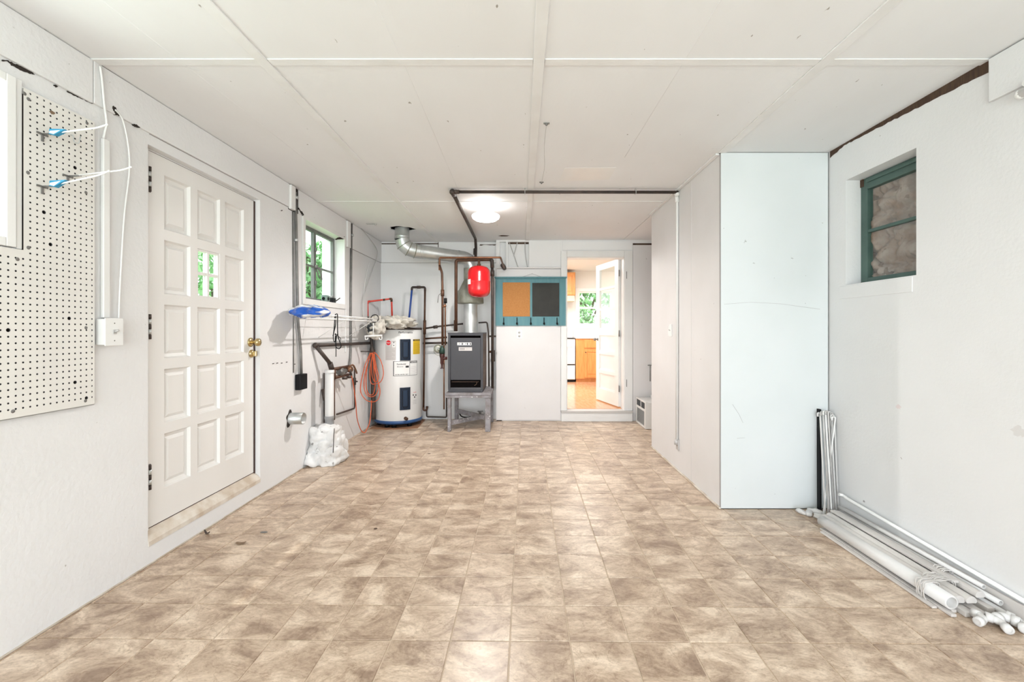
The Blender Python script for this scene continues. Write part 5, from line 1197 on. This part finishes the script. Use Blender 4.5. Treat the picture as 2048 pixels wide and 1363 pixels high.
t = MB(); t.tube([(1.384, 4.14, 1.242), (1.368, 4.14, 1.25)], .005, 6); t.build('toggle', 'stickg', op)

# ---- ceiling lamp
cl = thing('ceiling_lamp', (-.36, 4.42, CZ), 'lit round white glass ceiling lamp', 'lamp')
c0 = Vector((-.355, 4.42, 0))
t = MB(); t.lathe([(0, CZ), (.062, CZ), (.060, CZ-.012), (.045, CZ-.018), (.045, CZ-.03), (0, CZ-.03)], c0, seg=28); t.build('base', 'stickg', cl)
t = MB(); t.lathe([(.042, CZ-.026), (.046, CZ-.045), (.085, CZ-.075), (.135, CZ-.100), (.139, CZ-.108), (.132, CZ-.128), (.105, CZ-.147), (.06, CZ-.158), (0, CZ-.162)], c0, seg=36); t.build('glass_shade', 'shade', cl)
ld = bpy.data.lights.new('lamp_bulb', 'SPOT'); ld.spot_size = math.radians(176); ld.spot_blend = .6; ld.energy = 108; ld.color = (1, .95, .91); ld.shadow_soft_size = .035
lo = bpy.data.objects.new('lamp_bulb', ld); COL.objects.link(lo); lo.location = (c0.x, c0.y, CZ-.175)

# ---- string clip line on ceiling
st2 = thing('ceiling_string', (.15, 3.2, CZ), 'thin string strung between two small clips beside the middle batten', 'string')
a = CP(1093, 249, CZ-.01); b = CP(1083, 366, CZ-.01)
t = MB(); t.tube(crom([a, (a*.75+b*.25)+Vector((-.004, 0, -.02)), (a*.4+b*.6)+Vector((.01, 0, -.024)), b]), .0017, 5); t.build('line', 'stickg', st2)
for p_ in (a, b): t = MB(); t.cbox(p_.x-.018, p_.y-.008, CZ-.006, p_.x+.018, p_.y+.008, CZ, .002); t.sphere(p_, .008, 0, 8, 5); t.build('clip', 'conduit', st2)
t = MB(); p_ = CP(733, 447); q_ = CP(750, 447.5); t.cbox(p_.x, p_.y-.02, CZ-.007, q_.x, p_.y+.02, CZ, .003); t.cyl((q_.x, p_.y, CZ-.008), (q_.x+.02, p_.y, CZ-.008), .012, 8); tag(t.build('ceiling_bracket', 'stickg'), 'small rusty metal strip on the ceiling near the flue', 'bracket')

# ================================================================== TEAL ORGANISER
yo = YB-.034
og = thing('message_board', (.12, yo, 1.306), 'teal wall organiser with cork board, blackboard and coat hooks', 'organiser')
x0, x1, z0, z1 = P(991, 0, yo).x, P(1131.5, 0, yo).x, P(0, 651, yo).z, P(0, 556, yo).z
cx0, cx1, cz0, cz1 = P(1005.5, 0, yo).x, P(1060, 0, yo).x, P(0, 632.5, yo).z, P(0, 564.5, yo).z
hx0, hx1 = P(1064.5, 0, yo).x, P(1118.5, 0, yo).x
t = MB(); t.cbox(x0, yo, z0, x1, yo+.018, z1, .002); t.build('backboard', 'teal', og)
t = MB()
for a, b in ((x0, cx0-.006), (hx1+.004, x1)): t.cbox(a, yo-.006, z0, b, yo+.001, z1, .002)
t.build('side_stile', 'teal', og)
t = MB(); t.cbox(x0-.014, yo-.03, z1, x1+.014, yo+.018, z1+.018, .004); t.cbox(x0-.004, yo-.016, z1-.010, x1+.004, yo+.018, z1, .003); t.build('top_ledge', 'teal', og)
t = MB(); t.cbox(cx0, yo-.005, cz0, cx1, yo+.001, cz1, .001); t.build('cork_panel', 'cork', og)
t = MB(); t.cbox(hx0, yo-.004, cz0, hx1, yo+.001, cz1-.006, .001); t.build('chalk_panel', 'chalk', og)
for px in (1007.5, 1034, 1061.5, 1088, 1114):
    hxp = P(px, 0, yo).x; zt = P(0, 634.5, yo).z; zz = P(0, 647, yo).z
    t = MB(); t.cbox(hxp-.006, yo-.005, zt-.075, hxp+.006, yo, zt, .002); t.tube(fillet([(hxp, yo-.004, zt-.01), (hxp, yo-.035, zt-.02), (hxp, yo-.038, zt-.004)], .008), .0035, 6)
    t.tube(fillet([(hxp, yo-.004, zt-.05), (hxp, yo-.012, zt-.088), (hxp, yo-.042, zt-.078), (hxp, yo-.045, zt-.055)], .012), .005, 8); t.sphere((hxp, yo-.03, zz+.002), (.013, .012, .019), 0, 12, 8); t.build('hook', 'black', og)
t = MB(); nx, nz2 = P(1064, 0, yo).x, P(0, 547, yo).z
t.tube([(nx-.13, yo, z1+.018), (nx, yo-.008, nz2), (nx+.13, yo, z1+.018)], .0018, 5); t.cyl((nx, yo+.016, nz2), (nx, yo-.014, nz2), .004, 8); t.build('hanging_string', 'inkgrey', og)
# outlet
yq = YB-.014; ou = thing('wall_outlet', (P(1038.5, 0, yq).x, yq, 1.12), 'white duplex outlet on the board below the teal organiser', 'outlet')
x0, x1, z0, z1 = P(1033, 0, yq).x, P(1044, 0, yq).x, P(0, 677, yq).z, P(0, 659, yq).z; xm = (x0+x1)/2
t = MB(); t.cbox(x0, yq-.006, z0, x1, yq, z1, .002); t.build('cover_plate', 'white', ou)
for z in (z0+.038, z1-.038):
    t = MB(); t.lathe([(0, .003), (.015, .003), (.016, 0)], (xm, yq-.006, z), (0, -1, 0), 16, 0); 
    for dx in (-.006, .006): t.box(xm+dx-.0015, yq-.0098, z-.004, xm+dx+.0015, yq-.009, z+.006, 1)
    t.build('socket', ['stickg', 'ink'], ou)

# ================================================================== AC UNIT
ac = thing('window_air_conditioner', (1.72, 5.80, 0), 'white window air conditioner standing on the floor in the alcove', 'air conditioner')
ax, y0, y1, zt = 1.552, 5.58, 6.04, .345
t = MB(); t.cbox(ax+.02, y0, .004, 1.93, y1, zt-.01, .006); t.build('case', 'ac', ac)
t = MB()
for a, b, c, d in cells(y0, y1, .004, zt, [(y0+.05, y1-.03, .03, .215), (y0+.03, y0+.21, .245, .325), (y0+.225, y1-.03, .245, .325)]): t.cbox(ax, a, c, ax+.03, b, d, .004)
t.build('front_bezel', 'ac', ac)
t = MB(); t.box(ax+.018, y0+.05, .03, ax+.024, y1-.03, .215, 0)
for k in range(16): z = .036+k*.0115; t.box(ax+.006, y0+.05, z, ax+.018, y1-.03, z+.005, 0)
t.build('intake_grille', 'acgrille', ac)
for a, b in ((y0+.03, y0+.21), (y0+.225, y1-.03)):
    t = MB(); t.box(ax+.02, a, .245, ax+.026, b, .325)
    for k in range(9): y = a+.01+k*(b-a-.02)/8; t.box(ax+.004, y-.002, .246, ax+.02, y+.002, .324)
    for k in range(3): z = .262+k*.022; t.box(ax+.008, a, z, ax+.016, b, z+.003)
    t.build('louvre', 'acdark', ac)
t = MB(); t.box(ax+.20, y0+.05, zt-.01, 1.93, y1, zt+.03); t.build('rear_shroud', 'ac', ac)
t = MB(); a = P(1296, 730, 6.08); t.bar(a, a+Vector((.12, 0, 0)), .02, .01); t.tube([a+Vector((.03, 0, 0)), a+Vector((.03, 0, -.22))], .006, 6); t.tube([a+Vector((.03, 0, -.0)), a+Vector((.03, .025, 0))], .006, 6); tag(t.build('wall_bracket', 'conduit'), 'small grey metal bracket on the alcove wall above the air conditioner', 'bracket')

# ================================================================== RIGHT: beam box and clamp
t = MB(); t.cbox(XR-.018, 1.0, 2.283, XR+.001, 2.028, CZ-.006, .003); o = t.build('trim_3', 'wall_r'); tag(o, 'flat white board on the right wall under the ceiling', 'trim board', kind='structure')
cp = thing('wall_clamp', (XR-.03, 1.86, 2.22), 'white-painted pipe clamp at the top right corner', 'clamp')
c0 = Vector((XR-.03, 1.885, 2.245))
t = MB(); t.cyl(c0, c0+Vector((0, -.30, .02)), .020, 12); t.sphere(c0, .021, 0, 12, 8); t.build('pipe', 'trim', cp)
t = MB(); t.cyl(c0+Vector((.02, -.03, .032)), c0+Vector((-.012, -.03, .034)), .016, 12); t.cbox(c0.x-.008, c0.y-.12, c0.z+.018, c0.x+.02, c0.y-.04, c0.z+.034, .003); t.build('saddle', 'trim', cp)
t = MB(); t.box(XR-.004, c0.y-.14, c0.z-.035, XR, c0.y+.005, c0.z-.012); t.build('chipped_edge', 'dark', cp)

# ================================================================== RIGHT CORNER: poles
tops = [(1640, 826), (1646, 824), (1651, 823), (1656, 822), (1661, 824), (1666, 826), (1671, 830), (1677, 834), (1668, 828)]
bots = [(1651, 1037), (1659, 1040), (1664, 1041), (1668, 1038), (1673, 1036), (1655, 1039), (1677, 1030), (1646, 1036), (1680, 1026)]
words = ['leftmost, dark-edged', 'second from left', 'third from left', 'fourth from left, at the middle', 'fifth from left', 'slanting from right top to left foot', 'inner right', 'crossing over the others in front', 'rightmost foot']
for k, ((ax_, ay), (bx_, by_)) in enumerate(zip(tops, bots)):
    Yt = 3.06-.012*(k % 4); Yb2 = F*CAMZ/(by_-CY)
    a = P(ax_, ay, Yt); b = P(bx_, by_, Yb2); b.z = .006
    for q_ in (a, b): q_.x = min(q_.x, XR-.012)
    sgn = -1 if k < 6 else -1.4; pts = fillet([b, a, a+Vector((.016*sgn, 0, .004)), a+Vector((.022*sgn, -.01, -.02))], .008)
    t = MB(); t.tube(pts, .0052, 8, 0)
    o = t.build('metal_rod', 'white' if k in (7, 2) else ('stickg' if k % 2 else 'pvc')); tag(o, 'thin white metal rod standing in the right corner, '+words[k], 'rod', 'rods standing in the right corner')
t = MB(); t.bar((2.055, 3.070, .005), (2.062, 3.085, .70), .012, .03, up=(0, 1, 0)); tag(t.build('black_strip', 'black'), 'black strip standing in the corner behind the white rods', 'strip')
for k, (px, py, sx, sy, rz) in enumerate(((1603, 1027, .02, .035, .4), (1618, 1030, .045, .022, .9), (1631, 1026, .055, .022, -.8), (1640, 1036, .045, .025, -.2))):
    Y = F*CAMZ/(py-CY); c = Vector(((px-CX)*Y/F, Y, .014)); t = MB(); t.sphere((0, 0, 0), (sx, sy, .018), 0, 18, 12)
    Rz = Matrix.Rotation(rz, 3, 'Z')
    for i, p in enumerate(t.v):
        q = Vector(p); q *= 1+.35*noise.noise(q*40+Vector((k, 0, 0))); q = Rz @ q+c; q.z = max(q.z, .001); t.v[i] = tuple(q)
    tag(t.build('plastic_scrap', 'pvc'), ['smallest white plastic scrap, farthest left on the floor by the rods', 'rounded white plastic scrap second from left by the rods', 'long white plastic scrap leaning across the floor by the rods', 'white plastic scrap touching the foot of the rods'][k], 'scrap', 'plastic scraps by the rods')

# ================================================================== RIGHT FLOOR: bundled trims and pipes
# (x, z, y far, y near, kind, size, label)
def halfpipe(t, x, z, ya, yb, r, mi=0):
    n = 10; pr = [(r*math.cos(PI*k/n), r*math.sin(PI*k/n)) for k in range(n+1)]
    t.prism(pr+[(-r*.8, -.006), (r*.8, -.006)], lambda u, v, w_: (x+u, w_, z+v), ya, yb, mi)
items = [
 (1.848, .006, 2.74, 1.99, 'flat', (.022, .010), 'outermost thin white strip of the pile on the right floor'),
 (1.876, .007, 2.78, 1.93, 'flat', (.024, .012), 'second thin white strip from the open floor side'),
 (1.905, .008, 2.80, 1.96, 'flat', (.024, .014), 'third thin white strip, under the big tube'),
 (1.885, .052, 2.79, 1.95, 'pipe', .031, 'thick white tube lying on the open side of the pile'),
 (1.945, .012, 2.83, 1.93, 'flat', (.040, .022), 'broad white board at the bottom of the pile'),
 (1.948, .050, 2.86, 1.98, 'half', .026, 'rounded white moulding beside the thick tube'),
 (1.995, .012, 2.88, 1.92, 'flat', (.040, .022), 'white board second from the wall at floor level'),
 (1.993, .055, 2.88, 1.97, 'half', .024, 'rounded white moulding on the middle of the pile'),
 (2.030, .030, 2.90, 2.02, 'pipe', .013, 'slim white pipe in the groove of the pile'),
 (2.028, .070, 2.90, 2.08, 'flat', (.034, .012), 'flat white slat resting high on the pile'),
 (2.058, .016, 2.92, 1.95, 'flat', (.032, .026), 'square white batten near the wall'),
 (2.062, .062, 2.90, 2.00, 'half', .022, 'rounded white moulding tied with string near the wall'),
 (2.098, .016, 2.93, 1.90, 'pipe', .013, 'slim white pipe along the wall foot'),
 (2.078, .092, 2.91, 2.00, 'pipe', .010, 'thinnest white pipe on top of the pile beside the wall'),
 (2.130, .040, 2.93, 1.88, 'flat', (.012, .075), 'white board standing on edge against the right wall'),
 (2.100, .050, 2.93, 1.95, 'pipe', .012, 'slim white pipe resting above the one at the wall foot'),
]
for x, z, ya, yb, kd_, sz, lab in items:
    t = MB()
    if kd_ == 'flat': t.cbox(x-sz[0]/2, yb, z-sz[1]/2, x+sz[0]/2, ya, z+sz[1]/2, .002)
    elif kd_ == 'pipe':
        t.lathe([(sz*.75, 0), (sz, 0), (sz, ya-yb), (0, ya-yb)], (x, yb, z), (0, 1, 0), 20); t.lathe([(sz*.75, 0), (sz*.75, .05), (0, .05)], (x, yb, z), (0, 1, 0), 20)
    else: halfpipe(t, x, z-.012, yb, ya, sz)
    tag(t.build({'flat': 'trim_strip', 'pipe': 'plastic_pipe', 'half': 'moulding'}[kd_], 'stick' if kd_ != 'pipe' else 'pvc'), lab, {'flat': 'strip', 'pipe': 'pipe', 'half': 'moulding'}[kd_], 'pile of trims on the right floor')
t = MB(); t.tube(fillet([(2.09, 2.93, .165), (2.115, 2.93, .16), (2.118, 2.89, .15), (2.128, 1.80, .095)], .012), .010, 10)
tag(t.build('bent_rod', 'white'), 'long white rod with a bent end leaning along the right wall', 'rod')
def wrap(y, x0, x1, z1, lab, n=6):
    t = MB()
    for k in range(n):
        yy = y+k*.009-.02; pts = []
        for a in range(16):
            an = 2*PI*a/16; pts.append(((x0+x1)/2+(x1-x0)/2*math.copysign(abs(math.cos(an))**.6, math.cos(an)), yy+random.uniform(-.006, .006), .003+z1/2+z1/2*math.copysign(abs(math.sin(an))**.6, math.sin(an))))
        t.tube(pts, .0022, 5, closed=True)
    tag(t.build('string_wrap', 'stick'), lab, 'string', 'strings tying the pile')
wrap(2.06, 1.846, 1.922, .089, 'string wound round the thick tube end of the pile')
wrap(2.09, 1.924, 2.020, .082, 'white string wound round the middle mouldings', 9)
wrap(2.17, 2.038, 2.086, .082, 'string wound round the moulding nearest the wall', 7)
# pipe fittings heaped at the near end
fits = [(1.965, 1.885, .018, .3, 'curved white pipe fitting at the near end of the pile, on the left'), (2.010, 1.865, .018, 1.2, 'white elbow fitting in the middle of the near end'), (2.050, 1.90, .022, 2.2, 'white tee fitting behind the elbow'), (2.095, 1.86, .018, .8, 'white fitting closest to the right wall')]
for k, (x, y, r, an, lab) in enumerate(fits):
    t = MB(); R = Matrix.Rotation(an, 3, 'Z')
    pp = [Vector((x, y, r+.002))+R @ Vector(q) for q in ((-.05, 0, 0), (0, 0, .004), (.01, .045, .012 if k % 2 else 0))]
    fp = fillet(pp, .03, 6); t.tube(fp, [r*.8]*len(fp), 14); d0 = (fp[0]-fp[1]).normalized(); d1 = (fp[-1]-fp[-2]).normalized()
    t.lathe([(r*.6, .002), (r, .002), (r, -.022), (r*.8, -.022)], fp[0], d0, 16); t.lathe([(r*.6, .002), (r, .002), (r, -.022), (r*.8, -.022)], fp[-1], d1, 16)
    for i, p in enumerate(t.v): t.v[i] = (min(p[0], XR-.003), p[1], max(p[2], .001))
    tag(t.build('pipe_fitting', 'pvc'), lab, 'fitting', 'pipe fittings by the pile')

# ================================================================== small things on the floor
def leaf(px, py, L, Wd, rz, m, name, lab, cat, curl=.01):
    Y = F*CAMZ/(py-CY); c = Vector(((px-CX)*Y/F, Y, .001)); n = 12; up = []; R = Matrix.Rotation(rz, 3, 'Z')
    ring = [(math.cos(2*PI*k/n)*L/2*(1+.1*math.sin(3*k)), math.sin(2*PI*k/n)*Wd/2) for k in range(n)]
    t = MB(); vs = [c+R @ Vector((x, y, curl*(x/(L/2))**2)) for x, y in ring]+[c+R @ Vector((x, y, .0016+curl*(x/(L/2))**2)) for x, y in ring]
    vs += [c, c+Vector((0, 0, .002))]
    t.add(vs, [(2*n, (k+1) % n, k) for k in range(n)]+[(2*n+1, n+k, n+(k+1) % n) for k in range(n)]+[(k, (k+1) % n, n+(k+1) % n, n+k) for k in range(n)]); tag(t.build(name, m), lab, cat)
leaf(482, 1087, .055, .032, .2, 'leafdry', 'dry_leaf', 'brown dry leaf on the floor in front of the left door', 'leaf')
leaf(528, 1064, .045, .022, 0, 'conduit', 'grey_washer', 'flat grey disc on the floor behind the brown leaf', 'disc', 0)
leaf(414, 1067, .06, .014, -.5, 'iron', 'curled_strip', 'dark curled strip at the foot of the door ledge', 'strip', .02)
leaf(751, 1057, .022, .02, .4, 'rust', 'wood_chip', 'small brown chip on the floor left of centre', 'chip', 0)
leaf(858, 907, .03, .02, .4, 'rust', 'wood_chip', 'small brown chip on the floor in front of the boiler', 'chip', 0)
